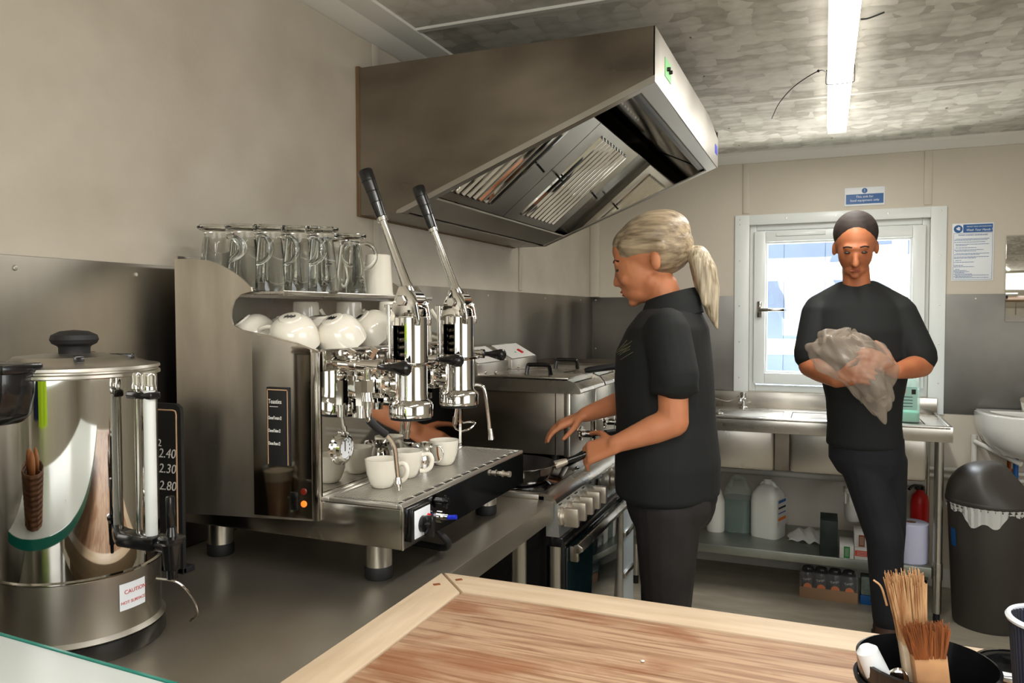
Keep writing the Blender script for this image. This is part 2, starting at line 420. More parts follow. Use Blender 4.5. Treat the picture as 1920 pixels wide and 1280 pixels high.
# right wall with serving hatch, front wall with door opening
struct(G().box(XR, XR+.08, YF-.1, -.4, 0, H).box(XR, XR+.08, 1.8, YB+.1, 0, H).box(XR, XR+.08, -.4, 1.8, 0, 1.1).box(XR, XR+.08, -.4, 1.8, 2.15, H), 'wall_right', backwall_m)
struct(G().box(XW-.08, -.85, YF-.08, YF, 0, H).box(1.05, XR+.1, YF-.08, YF, 0, H).box(-.85, 1.05, YF-.08, YF, 2.13, H).box(-.85, 1.05, YF-.08, YF, 0, 1.1), 'wall_front', backwall_m)
# cornices
struct(G().prism([(XW, 2.235), (XW+.012, 2.235), (XW+.06, 2.262), (XW+.06, H), (XW, H)], 'y', YF, YB), 'trim_1', white_trim)
struct(G().prism([(XW+.06, 2.262), (XW+.062, 2.262), (XW+.115, 2.281), (XW+.115, H), (XW+.06, H)], 'y', YF, YB), 'trim_2', white_trim)
struct(G().prism([(YB, 2.235), (YB-.012, 2.235), (YB-.05, 2.275), (YB-.05, H), (YB, H)], 'x', XW+.115, XR), 'trim_3', white_trim)
# ceiling joint strips
for k, y in enumerate((2.12, 3.385, .86)):
    struct(G().prism([(y-.014, H), (y-.011, H-.007), (y+.011, H-.007), (y+.014, H)], 'x', XW+.115, XR), 'trim_%d' % (4+k), white_trim)
# wall joint strips
for k, x in enumerate((-.41, .48, 1.37)):
    struct(G().box(x-.018, x+.018, YB-.006, YB, 1.96 if k < 2 else 1.5, 2.235, .002), 'trim_%d' % (7+k), backwall_m)
struct(G().box(XW, XW+.05, YB-.05, YB, 1.507, 2.235, .004), 'trim_10', backwall_m)
struct(G().box(XW, XW+.005, 2.035, 2.072, 1.515, 2.235, .001), 'trim_11', wall_m)
struct(G().box(XW, XW+.005, 3.25, 3.285, 1.515, 2.235, .001), 'trim_12', wall_m)
struct(G().box(XW, XR, YB-.012, YB, 0, .1, .003), 'baseboard_back', white_trim)
# screw caps in the ceiling
for x, y in ((-.405, 2.512), (-.423, 2.941), (.48, 2.931), (.475, 3.788), (-.432, 3.801), (-.426, 4.206), (.023, 4.208), (.48, 2.5), (-.41, 1.7)):
    G().lathe((x, y, H-.004), [(0, 0), (.004, .0005), (.006, .004)], 10).part('screw_cap', screw_m, ceil)

# splashback sheets
back_splash = mat('back_splash_steel', (112, 110, 106), .45, .9, var=.1, vscale=3)
def splash(name, g, label, rivets):
    t = g.top(name, back_splash if 'window' in label else splash_m, label, 'splashback')
    for p, d in rivets: G().lathe(p, [(.005, 0), (.004, .002), (0, .003)], 8, d).part('rivet', screw_m, t)
    return t
X1 = XW+.004
splash('splashback', G().box(XW+.0006, X1, -.6, 1.262, .9, 1.512, .001), 'steel splashback sheet behind the hot water urn', [((X1, y, 1.49), (1, 0, 0)) for y in (.9, 1.15)])
splash('splashback', G().box(XW+.0006, X1, 1.264, 4.44, .86, 1.507, .001), 'long steel splashback sheet on the left wall behind coffee machine and cooker', [((X1, y, 1.485), (1, 0, 0)) for y in (1.5, 2.1, 2.9, 3.6, 4.2)])
splash('splashback', G().box(XW+.005, -.47, YB-.004, YB-.0006, .86, 1.505, .001), 'steel splashback sheet in the corner left of the window', [((x, YB-.004, z), (0, -1, 0)) for x, z in ((-1.27, 1.49), (-1.27, 1.2), (-.9, 1.49), (-.6, 1.49))])
splash('splashback', G().box(.555, XR, YB-.004, YB-.0006, .895, 1.503, .001), 'steel splashback sheet right of the window above the hand basin', [((x, YB-.004, z), (0, -1, 0)) for x, z in ((.7, 1.48), (1.1, 1.48))])

# ------------------------------------------------------------------ window
win = thing('window_1', (0.05, YB, WZ0), None, None); win['kind'] = 'structure'
g = G()
a0, a1, z0, z1 = -.468, .567, .92, 1.95
for (x0, x1, b0, b1) in ((a0, WX0, z0, z1), (WX1, a1, z0-.03, z1), (WX0, WX1, z1-.055, z1), (WX0, WX1, z0+.0, .972)):
    g.box(x0, x1, YB-.012, YB, b0, b1, .002)
arch = g.part('architrave', upvc, win)
for x, z in [(x, 1.925) for x in (-.44, -.2, .05, .3, .54)]+[(-.44, z) for z in (1.9, 1.7, 1.45, 1.25, 1.05)]+[(.54, z) for z in (1.7, 1.45, 1.25, 1.05)]:
    G().lathe((x, YB-.012, z), [(.0045, 0), (.004, .0015), (0, .002)], 8, (0, -1, 0)).part('screw', screw_m, arch)
for x0, x1, b0, b1 in ((WX0, WX0+.035, WZ0, WZ1), (WX1-.035, WX1, WZ0, WZ1), (WX0+.035, WX1-.035, WZ1-.035, WZ1), (WX0+.035, WX1-.035, WZ0, WZ0+.035)):
    pass
g = G()
def frame(g, x0, x1, z0, z1, wd, y0, y1, bev=.004):
    g.box(x0, x0+wd, y0, y1, z0, z1, bev).box(x1-wd, x1, y0, y1, z0, z1, bev).box(x0+wd, x1-wd, y0, y1, z1-wd, z1, bev).box(x0+wd, x1-wd, y0, y1, z0, z0+wd, bev)
frame(g, WX0, WX1, WZ0, WZ1, .035, YB+.02, YB+.09); g.part('window_frame', upvc, win)
g = G(); frame(g, WX0+.025, WX1-.02, WZ0+.045, WZ1-.04, .06, YB-.005, YB+.06); frame(g, WX0+.083, WX1-.078, WZ0+.103, WZ1-.098, .012, YB+.01, YB+.05, .002)
sash = g.part('sash', upvc, win)
G().box(-.25, .0, YB-.016, YB-.004, 1.83, 1.848, .003).part('trickle_vent', upvc, sash)
G().box(WX0+.09, WX1-.085, YB+.028, YB+.034, WZ0+.11, WZ1-.105).part('pane', pane_m, win)
g = G().box(-.345, -.322, YB-.022, YB-.004, 1.385, 1.475, .004).cyl((-.334, YB-.02, 1.435), (-.334, YB-.05, 1.435), .009).box(-.34, -.2, YB-.058, YB-.044, 1.418, 1.436, .005)
g.part('handle', chrome_d, win, 'chrome window handle')
G().box(.44, .455, YB-.03, YB-.006, 1.04, 1.17, .004).part('stay', upvc, win)

# ------------------------------------------------------------------ outdoors
struct(G().box(-30, 30, -30, 30, -.6, -.55), 'ground', grass_m)
fz = thing('timber_fence', (0, 5.6, -.55), 'cream timber rail fence against blue cladding seen through the window', 'fence')
for z0, z1 in ((1.631, 1.749), (1.124, 1.231), (.6, .7)): G().box(-1.5, 2.2, 5.58, 5.61, z0, z1, .004).part('rail', fence_w, fz)
G().box(.262, .401, 5.57, 5.61, 1.76, 1.855, .003).part('rail', fence_w, fz)
for x in (-1.3, .401, 1.6): G().box(x, x+.088, 5.53, 5.58, -.55, 2.1, .003).part('post', fence_w, fz)
cl = thing('clad_building', (0, 6.4, -.55), 'pale blue clad building beyond the fence outside the window', 'building')
for k in range(24): G().box(-3+k*.3, -3+k*.3+.2985, 6.4, 6.43, -.55, 3.2, .004).part('panel', fence_b, cl)
G().box(-3, 4.2, 6.43, 6.6, -.55, 3.2).part('wall', fence_b, cl)
G().box(-3.1, 4.3, 6.3, 6.62, 3.2, 3.3).part('roof_edge', fence_w, cl)

# ------------------------------------------------------------------ ceiling light
lt = thing('ceiling_light', (.04, 3.1, H), 'long white fluorescent batten on the ceiling above the woman and sink', 'ceiling light')
G().box(.005, .078, 2.02, 3.845, H-.032, H, .003).part('housing', light_e, lt)
G().prism([(.0, H-.03), (.004, H-.05), (.02, H-.058), (.062, H-.058), (.079, H-.05), (.083, H-.03)], 'y', 2.02, 3.81).part('diffuser', light_m, lt)
G().box(-.001, .084, 3.81, 3.845, H-.06, H-.005, .005).part('end_cap', light_e, lt)
G().box(-.001, .084, 1.985, 2.02, H-.06, H-.005, .005).part('end_cap', light_e, lt)
g = G().tube([(-.004, 3.0, H-.01), (-.006, 3.0, H-.05), (.0, 3.0, H-.062), (.04, 3.0, H-.064), (.083, 3.0, H-.062), (.088, 3.0, H-.05), (.088, 3.0, H-.002)], .0014, 6, 3)
g.part('tie_wire', black_r, lt)
tag(G().tube([(-.003, 2.96, H-.03), (-.03, 2.88, H-.045), (-.11, 2.98, H-.06), (-.17, 3.12, H-.08), (-.205, 3.25, H-.105)], [.0016, .002, .0018, .0016, .0014], 6).sph((-.03, 2.88, H-.045), .005, 8).top('cable_tie', black_r, 'loose black wire end dangling left of the ceiling light', 'wire'))
G().tube([(.088, 2.52, H-.012), (.11, 2.52, H-.012), (.15, 2.5, H-.008)], .0025, 6).top('cable_tie', black_r, 'short black wire stub right of the ceiling light', 'wire')
lt2 = dup(lt, (.04, 3.1-2.6, H), label='added unseen white fluorescent batten on the ceiling behind the camera')  # unseen second batten, added to light the near end of the room
area('tube_glow', (.04, 2.93, H-.075), (.04, 2.93, 0), .08, 1.75, 19, (1, .98, .94))
area('added_tube_glow', (.04, .33, H-.075), (.04, .33, 0), .08, 1.75, 20, (1, .98, .94))  # area lamp added under the unseen batten

# ------------------------------------------------------------------ extractor hood
HY0, HY1 = 1.95, 3.18
hd = thing('extractor_hood', (-.85, 2.55, 1.7), 'large stainless steel extractor canopy on the left wall over the cooker', 'extractor hood')
poly = [(-1.281, 2.135), (-.405, 2.135), (-.405, 1.995), (-1.138, 1.703), (-1.281, 1.703)]
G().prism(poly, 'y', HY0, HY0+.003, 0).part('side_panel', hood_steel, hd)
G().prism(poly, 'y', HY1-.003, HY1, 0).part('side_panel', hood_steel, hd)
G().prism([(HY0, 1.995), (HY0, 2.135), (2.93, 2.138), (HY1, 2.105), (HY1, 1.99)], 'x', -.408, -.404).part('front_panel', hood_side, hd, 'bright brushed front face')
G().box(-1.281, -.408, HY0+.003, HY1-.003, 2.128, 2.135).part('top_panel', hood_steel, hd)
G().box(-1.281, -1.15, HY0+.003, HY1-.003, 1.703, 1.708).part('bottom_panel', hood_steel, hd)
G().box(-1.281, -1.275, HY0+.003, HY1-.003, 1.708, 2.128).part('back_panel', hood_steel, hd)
G().box(-1.293, -1.2815, HY0-.002, HY1+.002, 1.70, 2.14).part('plywood_backing', ply_m, hd, 'brown plywood backing board')
G().prism([(-.404, 1.995), (-1.138, 1.703), (-1.16, 1.703), (-1.155, 1.712), (-.404, 2.012)], 'y', HY0-.0015, HY0).part('edge_reflection', hood_side, hd, 'lighter strip for the reflection along the lower edge')  # brighter strip models the reflection along the sloped lower edge
# inner lip (light steel return) around the opening
def on_slope(x): return 1.703+(x+1.138)*(.292/.733)
g = G().prism([(-.408, 1.995), (-.404, 1.995), (-.445, 1.979), (-.455, 1.985), (-.455, 2.0)], 'y', HY0+.003, HY1-.003)
g.part('front_lip', hood_side, hd)
for y0 in (HY0+.003, HY1-.028):
    G().prism([(-.445, on_slope(-.445)), (-1.138, on_slope(-1.138)), (-1.138, on_slope(-1.138)+.005), (-.445, on_slope(-.445)+.005)], 'y', y0, y0+.025).part('side_lip', hood_side, hd)
G().prism([(-.455, 1.985), (-.475, 1.978), (-.475, 2.125), (-.455, 2.125)], 'y', HY0+.03, HY1-.03).part('gutter', black_p, hd, 'dark gap behind the front lip')
G().prism([(-.475, 2.0), (-.478, 2.0), (-.69, 2.10), (-.69, 2.106)], 'y', HY0+.03, HY1-.03).part('baffle_plate', dark_mirror, hd, 'polished inner plate reflecting the room')
G().prism([(-1.138, 1.708), (-1.05, 1.742), (-1.05, 1.748), (-1.09, 1.75), (-1.138, 1.75)], 'y', HY0+.003, HY1-.003).part('grease_trough', hood_side, hd)
G().prism([(-1.138, 1.708), (-1.138, 2.12), (-.45, 2.12), (-.45, 1.985)], 'y', HY1-.006, HY1-.0032).part('inner_end_plate', panel_mirror, hd)
fa = (-1.055, 1.752); fb = (-.70, 2.045)          # filter slope low and high end
fdx, fdz = fb[0]-fa[0], fb[1]-fa[1]; fl = math.hypot(fdx, fdz); ux, uz = fdx/fl, fdz/fl; nx, nz_ = uz, -ux
def fp(s_, h=0): return (fa[0]+ux*s_+nx*h, fa[1]+uz*s_+nz_*h)
G().prism([fp(0, -.02), fp(fl, -.02), fp(fl, -.024), fp(0, -.024)], 'y', HY0+.004, HY1-.004).part('filter_slot_shade', black_p, hd)  # black sheet puts the shade into the slots between baffles
for y0, y1, ribs, hdl in ((1.96, 2.44, (2.0, 2.32), 2.4), (2.44, 2.70, None, 2.5), (2.70, 3.10, (2.63, 2.98), 2.6)):
    pass
for bank, (y0, y1, ra, rb, n) in enumerate(((1.96, 2.50, 1.975, 2.345, 9), (2.505, 3.06, 2.60, 2.965, 9))):
    g = G()
    s0, s1 = .03, fl-.03
    for p, q in ((0, s0), (s1, fl)): g.prism([fp(p, .0), fp(q, .0), fp(q, -.02), fp(p, -.02)], 'y', y0, y1)
    g.prism([fp(s0, 0), fp(s1, 0), fp(s1, -.02), fp(s0, -.02)], 'y', y0, ra)
    g.prism([fp(s0, 0), fp(s1, 0), fp(s1, -.02), fp(s0, -.02)], 'y', rb, y1)
    fil = g.part('baffle_filter', hood_side, hd)
    for k in range(n):
        yy = ra+(k+.5)*(rb-ra)/n; hw = (rb-ra)/n*.40
        p0, p1 = fp(s0-.004, -.004), fp(s1+.004, -.004)
        gg = G(); A = []
        gg.rod((p0[0], yy, p0[1]), (p1[0], yy, p1[1]), [(0, .002), (.03, hw), (.97, hw), (1, .002)], 10)
        gg.part('baffle', chrome, fil)
    for yy in ((rb+.03,) if bank == 0 else (ra-.04, rb+.04)):
        p = fp(fl*.5, .0); q = fp(fl*.5+.04, .022)
        G().cyl((p[0], yy, p[1]), (p[0]+nx*.03+.004, yy, p[1]+nz_*.03-.004), .004, n=10).part('filter_handle', black_p, fil, 'dark filter tab')
gl = G().box(-.4042, -.4025, 2.075, 2.16, 2.045, 2.095).part('green_label', green_l, hd, 'green switch label')
for yy in (2.105, 2.135): G().cyl((-.4025, yy, 2.07), (-.394, yy, 2.07), .006, .005, 12).part('switch_knob', black_p, gl)
G().box(-.4042, -.4028, 3.09, 3.15, 2.035, 2.07).part('maker_label', blue_p, hd, 'small blue label')

# ------------------------------------------------------------------ prep table (stainless worktop)
WT = thing('prep_table', (-.98, .9, 0), 'dark stainless steel prep table carrying the coffee machine and urn', 'table')
G().box(XW+.006, -.677, -.5, 1.955, .862, .9, .003).part('worktop', worktop_m, WT)
G().box(-.679, -.6765, -.5, 1.955, .848, .8985, .001).part('front_apron', worktop_m, WT)
for x, y in ((-.74, 1.86), (-1.22, 1.86), (-.74, -.4), (-1.22, -.4), (-.74, .8)): G().cyl((x, y, 0), (x, y, .865), .02, n=16).part('leg', tube_steel, WT)
G().box(-1.24, -.72, -.42, 1.88, .3, .33).part('undershelf', steel, WT)

# ------------------------------------------------------------------ espresso machine
EM = thing('espresso_machine', (-.97, 1.5, .9), 'stainless two-group lever espresso machine on the prep table', 'coffee machine')
EY0, EY1 = 1.21, 1.82
G().box(-1.245, -.713, EY0, EY1, .975, 1.052, .004).part('base', base_m, EM)
for x, y in ((-.795, 1.262), (-1.187, 1.262), (-.795, 1.77), (-1.187, 1.77)):
    ft = G().lathe((x, y, .925), [(.0265, 0), (.0265, .05)], 28).part('foot', tube_steel, EM)
    G().lathe((x, y, .9), [(.026, 0), (.0275, .004), (.0275, .02), (.025, .026)], 28).part('rubber_ring', black_r, ft)
# tray rim and grate
g = G()
for b in ((-.889, -.872, EY0, EY1), (-.722, -.713, EY0, EY1), (-.872, -.722, EY0, EY0+.01), (-.872, -.722, EY1-.01, EY1)): g.box(b[0], b[1], b[2], b[3], 1.052, 1.06, .0015)
g.part('tray_rim', mat('rim_steel', (216, 212, 204), .3, .9), EM)
G().box(-.7131, -.7118, EY0+.004, EY1-.001, .976, 1.051).part('front_face', dark_mirror, EM, 'dark polished front face')
G().box(-.7145, -.7095, EY0-.0015, EY0+.005, .976, 1.056, .001).part('corner_seam', chrome_d, EM)
G().box(-.872, -.722, EY0+.01, EY1-.01, 1.052, 1.0535).part('drip_tray', black_p, EM, 'dark tray under the grate')
g = G()
x = -.8655
while x < -.731:
    g.box(x, x+.003, EY0+.016, EY1-.014, 1.0567, 1.0597); x += .0054
y = EY0+.035
while y < EY1-.02:
    g.tube([(-.8705, y, 1.0535), (-.8675, y, 1.0572), (-.8, y, 1.0562), (-.731, y, 1.0572), (-.7265, y, 1.0535)], .0011, 6, 3); y += .042
gr = g.part('drip_grate', mat('grate_wire', (222, 218, 208), .35, .85), EM); gr['kind'] = 'stuff'
# body
G().box(-1.24, -.892, EY0+.006, EY1-.006, 1.052, 1.335).part('body', base_m, EM)
G().box(-.892, -.8885, EY0+.004, EY1-.002, 1.06, 1.30).part('front_panel', mirror_m, EM, 'mirror polished front panel')
G().box(-.893, -.885, EY1-.006, EY1+.002, 1.06, 1.34).part('edge_post', chrome, EM)
G().box(-.893, -.878, EY0+.004, EY1-.002, 1.30, 1.342, .003).part('upper_rail', chrome_d, EM)
side = [(-1.245, .995), (-1.245, 1.524), (-1.2, 1.523), (-1.159, 1.519), (-1.13, 1.511), (-1.105, 1.5), (-1.071, 1.481), (-1.048, 1.463), (-1.046, 1.455), (-1.056, 1.453), (-1.075, 1.449), (-1.09, 1.438), (-1.098, 1.42), (-1.1, 1.402), (-1.094, 1.388), (-1.073, 1.379), (-1.014, 1.369), (-.938, 1.354), (-.889, 1.338), (-.889, 1.015), (-.91, 1.012)]
G().prism(side, 'y', EY0-.004, EY0, 0).part('side_panel', side_m, EM)
G().prism(side, 'y', EY1, EY1+.004, 0).part('side_panel', side_m, EM)
G().prism([(-1.045, 1.012), (-1.045, 1.372), (-1.014, 1.3665), (-.938, 1.3515), (-.906, 1.342), (-.906, 1.016)], 'y', EY0-.0065, EY0-.004).part('polished_side', panel_mirror, EM, 'mirror polished side plate')
G().box(-.904, -.888, EY0-.009, EY0-.003, 1.014, 1.338, .002).part('corner_trim', chrome_d, EM)
G().box(-.956, -.94, EY0-.008, EY0-.006, 1.03, 1.065, .001).part('switch', black_p, EM)
for z, m in ((1.068, dk_red), (1.044, amber)): G().lathe((-.925, EY0-.0065, z), [(.0065, 0), (.006, .002), (0, .003)], 14, (0, -1, 0)).part('pilot_lamp', m, EM, 'glowing amber pilot lamp' if m is amber else 'dark red pilot lamp')
# cup tray and upper grid shelf
G().box(-1.24, -.9, EY0, EY1, 1.335, 1.34).part('cup_tray', chrome_d, EM)
g = G().box(-1.24, -1.225, EY0, EY1, 1.448, 1.456).box(-.985, -.972, EY0, EY1, 1.446, 1.456, .002)
yy = EY0+.008
while yy < EY1-.005:
    g.box(-1.225, -.985, yy, yy+.004, 1.450, 1.454); yy += .011
g.box(-1.1, -1.09, EY0, EY1, 1.444, 1.45)
sh = g.part('cup_shelf', steel, EM); sh['kind'] = 'stuff'
G().box(-1.245, -1.24, EY0, EY1, 1.335, 1.53).part('rear_panel', steel, EM)
# pressure gauge
gy, gz = 1.277, 1.143
ga = G().lathe((-.8885, gy, gz), [(.034, 0), (.034, .003), (.028, .006), (.026, .012), (.022, .013), (.021, .006), (0, .006)], 32, (1, 0, 0)).part('gauge', chrome, EM)
G().lathe((-.882, gy, gz), [(0, 0), (.0205, 0), (.0205, .0015), (0, .0015)], 28, (1, 0, 0)).part('dial', white_s, ga, 'white gauge dial')
g = G().box(-.8805, -.8795, gy-.001, gy+.001, gz-.006, gz+.016)
for k in range(10):
    a = radians(-130+k*29); g.box(-.8805, -.8798, gy+sin(a)*.016-.0008, gy+sin(a)*.016+.0008, gz+cos(a)*.016-.002, gz+cos(a)*.016+.002)
g.part('needle', black_p, ga)
for k in range(3):
    a = k*2.09; G().sph((-.8845, gy+sin(a)*.03, gz+cos(a)*.03), .003, 8).part('screw', chrome, ga)
# lever groups
def lever_group(gx, gy, piv=1.437):
    hs = G().lathe((gx, gy, 1.18), [(.042, .013), (.046, .016), (.0465, .04), (.044, .045), (.036, .052), (.0345, .062), (.0345, .12), (.033, .122), (.033, .128)], 36)
    hs.box(gx-.042, gx+.036, gy-.042, gy+.042, 1.302, 1.309, .002)
    hs = hs.part('group_head', chrome, EM)
    G().lathe((gx, gy, 1.19), [(.043, 0), (.043, .003), (0, .003)], 30).part('group_gasket', black_r, hs)
    # upper housing open to the left with the spring inside
    g = G(); n = 40; z0, z1 = 1.309, 1.402
    for k in range(n):
        a0, a1 = 2*pi*k/n, 2*pi*(k+1)/n; am = (a0+a1)/2
        d = ((am-radians(245)+pi) % (2*pi))-pi
        if abs(d) < .55: segs = ((z0, z0+.006), (z1-.016, z1))
        else: segs = ((z0, z1),)
        for q0, q1 in segs:
            for rr, fl_ in ((.036, 1), (.032, 0)):
                P = [(gx+rr*cos(a0), gy+rr*sin(a0), q0), (gx+rr*cos(a1), gy+rr*sin(a1), q0), (gx+rr*cos(a1), gy+rr*sin(a1), q1), (gx+rr*cos(a0), gy+rr*sin(a0), q1)]
                g.quad(*(P if fl_ else P[::-1]))
            g.quad(*[(gx+rr*cos(a), gy+rr*sin(a), q1) for rr, a in ((.036, a0), (.036, a1), (.032, a1), (.032, a0))])
    bmesh.ops.remove_doubles(g.bm, verts=g.bm.verts[:], dist=1e-5)
    g.part('spring_housing', chrome, hs)
    pts = []; turns = 5
    for k in range(turns*10+1):
        a = 2*pi*k/10; pts.append((gx+.022*cos(a), gy+.022*sin(a), 1.314+.078*k/(turns*10)))
    G().tube(pts, .0052, 8, 2).part('spring', mat('spring_steel_%d' % len(MATS), (120, 112, 104), .25, 1), hs)
    G().cyl((gx, gy, 1.309), (gx, gy, 1.40), .008, n=12).part('piston_rod', chrome_d, hs)
    # fork
    g = G()
    for s_ in (-1, 1):
        g.prism([(gx-.036, 1.395), (gx-.024, 1.44), (gx-.012, 1.466), (gx+.004, 1.468), (gx+.03, 1.432), (gx+.036, 1.40), (gx+.034, 1.385)], 'y', gy+s_*.024-.0035, gy+s_*.024+.0035, .0015)
    g.lathe((gx, gy, 1.398), [(.036, 0), (.034, .006), (.012, .008), (0, .008)], 30)
    fk = g.part('fork', chrome, hs)
    g = G().cyl((gx-.004, gy-.033, piv), (gx-.004, gy+.033, piv), .006, n=14).lathe((gx-.004, gy-.0285, piv), [(.012, 0), (.012, .005), (.01, .007), (0, .007)], 6, (0, -1, 0))
    g.part('pivot_bolt', chrome_d, hs)
    # cam and lever, leaning back
    base = Vector((gx-.002, gy, 1.452)); tip = Vector((gx-.098, gy-.012, 1.705)); d = (tip-base)
    def L(t): return tuple(base+d*t)
    g = G().cyl((gx+.006, gy-.018, piv+.002), (gx+.006, gy+.018, piv+.002), .02, n=24)
    g.rod(L(-.02), L(.64), [(0, .013), (.13, .0125), (.16, .0108), (.9, .008), (1, .008)], 20)
    lv = g.part('lever', chrome, hs)
    g = G().rod(L(.625), L(1.03), [(0, .008), (.03, .0112), (.3, .0128), (.305, .0122), (.32, .0122), (.325, .0131), (.52, .0138), (.525, .0132), (.54, .0132), (.545, .0141), (.74, .0149), (.745, .0143), (.76, .0143), (.765, .0152), (.95, .016), (.985, .0145), (1, .01)], 24)
    g.part('grip', black_p, hs, 'black ribbed lever grip')
    G().rod(L(.6), L(.635), [(0, .008), (.1, .0115), (.9, .0115), (1, .009)], 20).part('ferrule', chrome, hs)
    # thin linkage rod to the left, neck to boiler, fittings
    g = G().cyl((gx-.045, gy-.01, 1.315), (gx-.045, gy-.01, 1.41), .006, n=12).cyl((gx-.045, gy-.01, 1.408), (gx-.045, gy-.01, 1.428), .0085, n=12).box(gx-.055, gx-.02, gy-.016, gy-.004, 1.418, 1.43, .003)
    g.part('side_rod', chrome, hs)
    g = G().prism([(gy-.04, 1.235), (gy-.046, 1.245), (gy-.046, 1.28), (gy-.04, 1.292), (gy+.04, 1.292), (gy+.046, 1.28), (gy+.046, 1.245), (gy+.04, 1.235)], 'x', -.889, gx-.045, .002)
    g.cyl((gx-.06, gy, 1.263), (gx-.02, gy, 1.263), .03, n=24)
    g.cyl((-.875, gy-.05, 1.205), (-.875, gy-.05, 1.235), .012, n=6).cyl((-.875, gy-.05, 1.195), (-.875, gy-.05, 1.206), .009, n=14)
    g.cyl((-.865, gy+.05, 1.2), (-.865, gy+.05, 1.24), .011, n=14).cyl((-.865, gy+.05, 1.215), (-.865, gy+.05, 1.225), .014, n=6)
    g.part('boiler_neck', chrome, hs)
    G().cyl((gx-.01, gy, 1.155), (gx-.004, gy, 1.192), .005, .004, n=12).cyl((gx-.0115, gy, 1.148), (gx-.009, gy, 1.165), .0065, n=12).part('spout', chrome_d, hs)
lever_group(-.80, 1.40)
lever_group(-.80, 1.627)
# steam taps and water tap
def tap(y, x0, x1, long=False, name='steam_tap'):
    g = G()
    r0 = .0115 if long else .008
    g.rod((-.885, y, 1.312), (x0, y, 1.308), [(0, r0), (.34, r0), (.35, r0+.003), (.47, r0+.003), (.48, r0), (.72, r0), (.73, r0+.001), (.86, r0+.001), (.88, r0+.0035), (.99, r0+.0035), (1, r0)], 20)
    t = g.part(name, chrome, EM)
    G().rod((x0-.005, y, 1.308), (x1, y, 1.306), [(0, .0055), (.25, .006), (.5, .010), (.78, .0145), (.92, .0135), (.98, .009), (1, .003)], 20).part('knob', black_p, t, 'black tear-drop tap knob')
    return t
t1 = tap(1.262, -.785, -.722, True)
t2 = tap(1.515, -.795, -.735, name='water_tap')
t3 = tap(1.775, -.80, -.742)
# wand one
vx, vy = -.80, 1.235
g = G().cyl((vx, vy, 1.285), (vx, vy, 1.305), .007, n=14).cyl((vx, vy, 1.262), (vx, vy, 1.285), .013, n=6).cyl((vx, vy, 1.245), (vx, vy, 1.262), .0105, .008, n=14).cyl((vx, vy, 1.23), (vx, vy, 1.247), .007, n=12)
g.box(vx-.02, vx+.006, vy-.006, vy+.03, 1.292, 1.304, .002)
g.part('wand_joint', chrome, t1)
wp = [(vx, vy, 1.238), (vx-.0, vy, 1.222), (vx+.002, vy+.002, 1.208), (vx+.01, vy+.012, 1.195), (vx+.022, vy+.03, 1.178), (vx+.03, vy+.045, 1.155), (vx+.032, vy+.05, 1.12), (vx+.034, vy+.053, 1.08)]
G().tube(wp, .0048, 12).cyl(wp[-1], (vx+.035, vy+.054, 1.066), .0075, .005, n=14).cyl((vx+.034, vy+.053, 1.092), wp[-1], .0058, .0075, n=14).part('steam_wand', chrome, t1)
G().tube([wp[2], (vx+.006, vy+.007, 1.2015), wp[3], (vx+.015, vy+.02, 1.187), wp[4]], .0075, 12).part('wand_sleeve', black_r, t1, 'black rubber sleeve')
# wand two at the far end
g = G().tube([(-.80, 1.70, 1.235), (-.785, 1.715, 1.233), (-.775, 1.72, 1.22), (-.768, 1.725, 1.16), (-.764, 1.728, 1.11)], .0045, 12).cyl((-.764, 1.728, 1.125), (-.762, 1.729, 1.098), .0055, .0075, n=14).cyl((-.8, 1.7, 1.235), (-.8, 1.7, 1.30), .008, n=14)
g.part('steam_wand', chrome, t3)
G().tube([(-.888, 1.825, 1.12), (-.87, 1.84, 1.122), (-.858, 1.84, 1.118), (-.868, 1.826, 1.105), (-.886, 1.822, 1.098)], .003, 8).part('hook', chrome, EM)
# pipework between rail and groups
g = G()
for y in (1.25, 1.33, 1.46, 1.52, 1.56, 1.69, 1.74):
    g.tube([(-.885, y, 1.33), (-.86, y+.005, 1.335), (-.845, y+.01, 1.325), (-.85, y+.01, 1.29)], .0045, 8)
    g.cyl((-.858, y+.006, 1.322), (-.848, y+.01, 1.34), .009, n=6)
g.cyl((-.862, 1.24, 1.335), (-.862, 1.79, 1.335), .006, n=12)
g.part('pipework', chrome_d, EM)
for y in (1.315, 1.53):
    G().cyl((-.865, y, 1.225), (-.865, y, 1.275), .0135, n=6).cyl((-.865, y, 1.20), (-.865, y, 1.226), .0105, n=16).sph((-.865, y, 1.285), .011, 12).part('valve', chrome, EM)
# controls on front face
sw = G().box(-.7125, -.702, 1.232, 1.302, .985, 1.047, .002).part('rotary_switch', black_p, EM)
G().box(-.702, -.7, 1.237, 1.297, .99, 1.043, .001).part('switch_plate', white_s, sw, 'white switch plate')
G().lathe((-.70, 1.265, 1.013), [(.016, 0), (.015, .008), (.008, .009), (.008, .02), (0, .02)], 24, (1, 0, 0)).box(-.695, -.675, 1.26, 1.27, .99, 1.03, .003).part('switch_knob', black_p, sw)
G().lathe((-.70, 1.288, 1.022), [(.006, 0), (.005, .004), (0, .005)], 14, (1, 0, 0)).part('red_lamp', red_m, sw, 'red indicator')
G().cyl((-.7125, 1.325, 1.01), (-.709, 1.325, 1.01), .013, n=24).part('blank_cap', black_p, EM)
v = G().cyl((-.7125, 1.357, 1.035), (-.69, 1.357, 1.035), .006, n=14).cyl((-.7, 1.357, 1.035), (-.697, 1.357, 1.035), .012, n=18).tube([(-.698, 1.357, 1.045), (-.698, 1.357, 1.03), (-.698, 1.36, 1.02)], .003, 8).part('black_valve', black_p, EM)
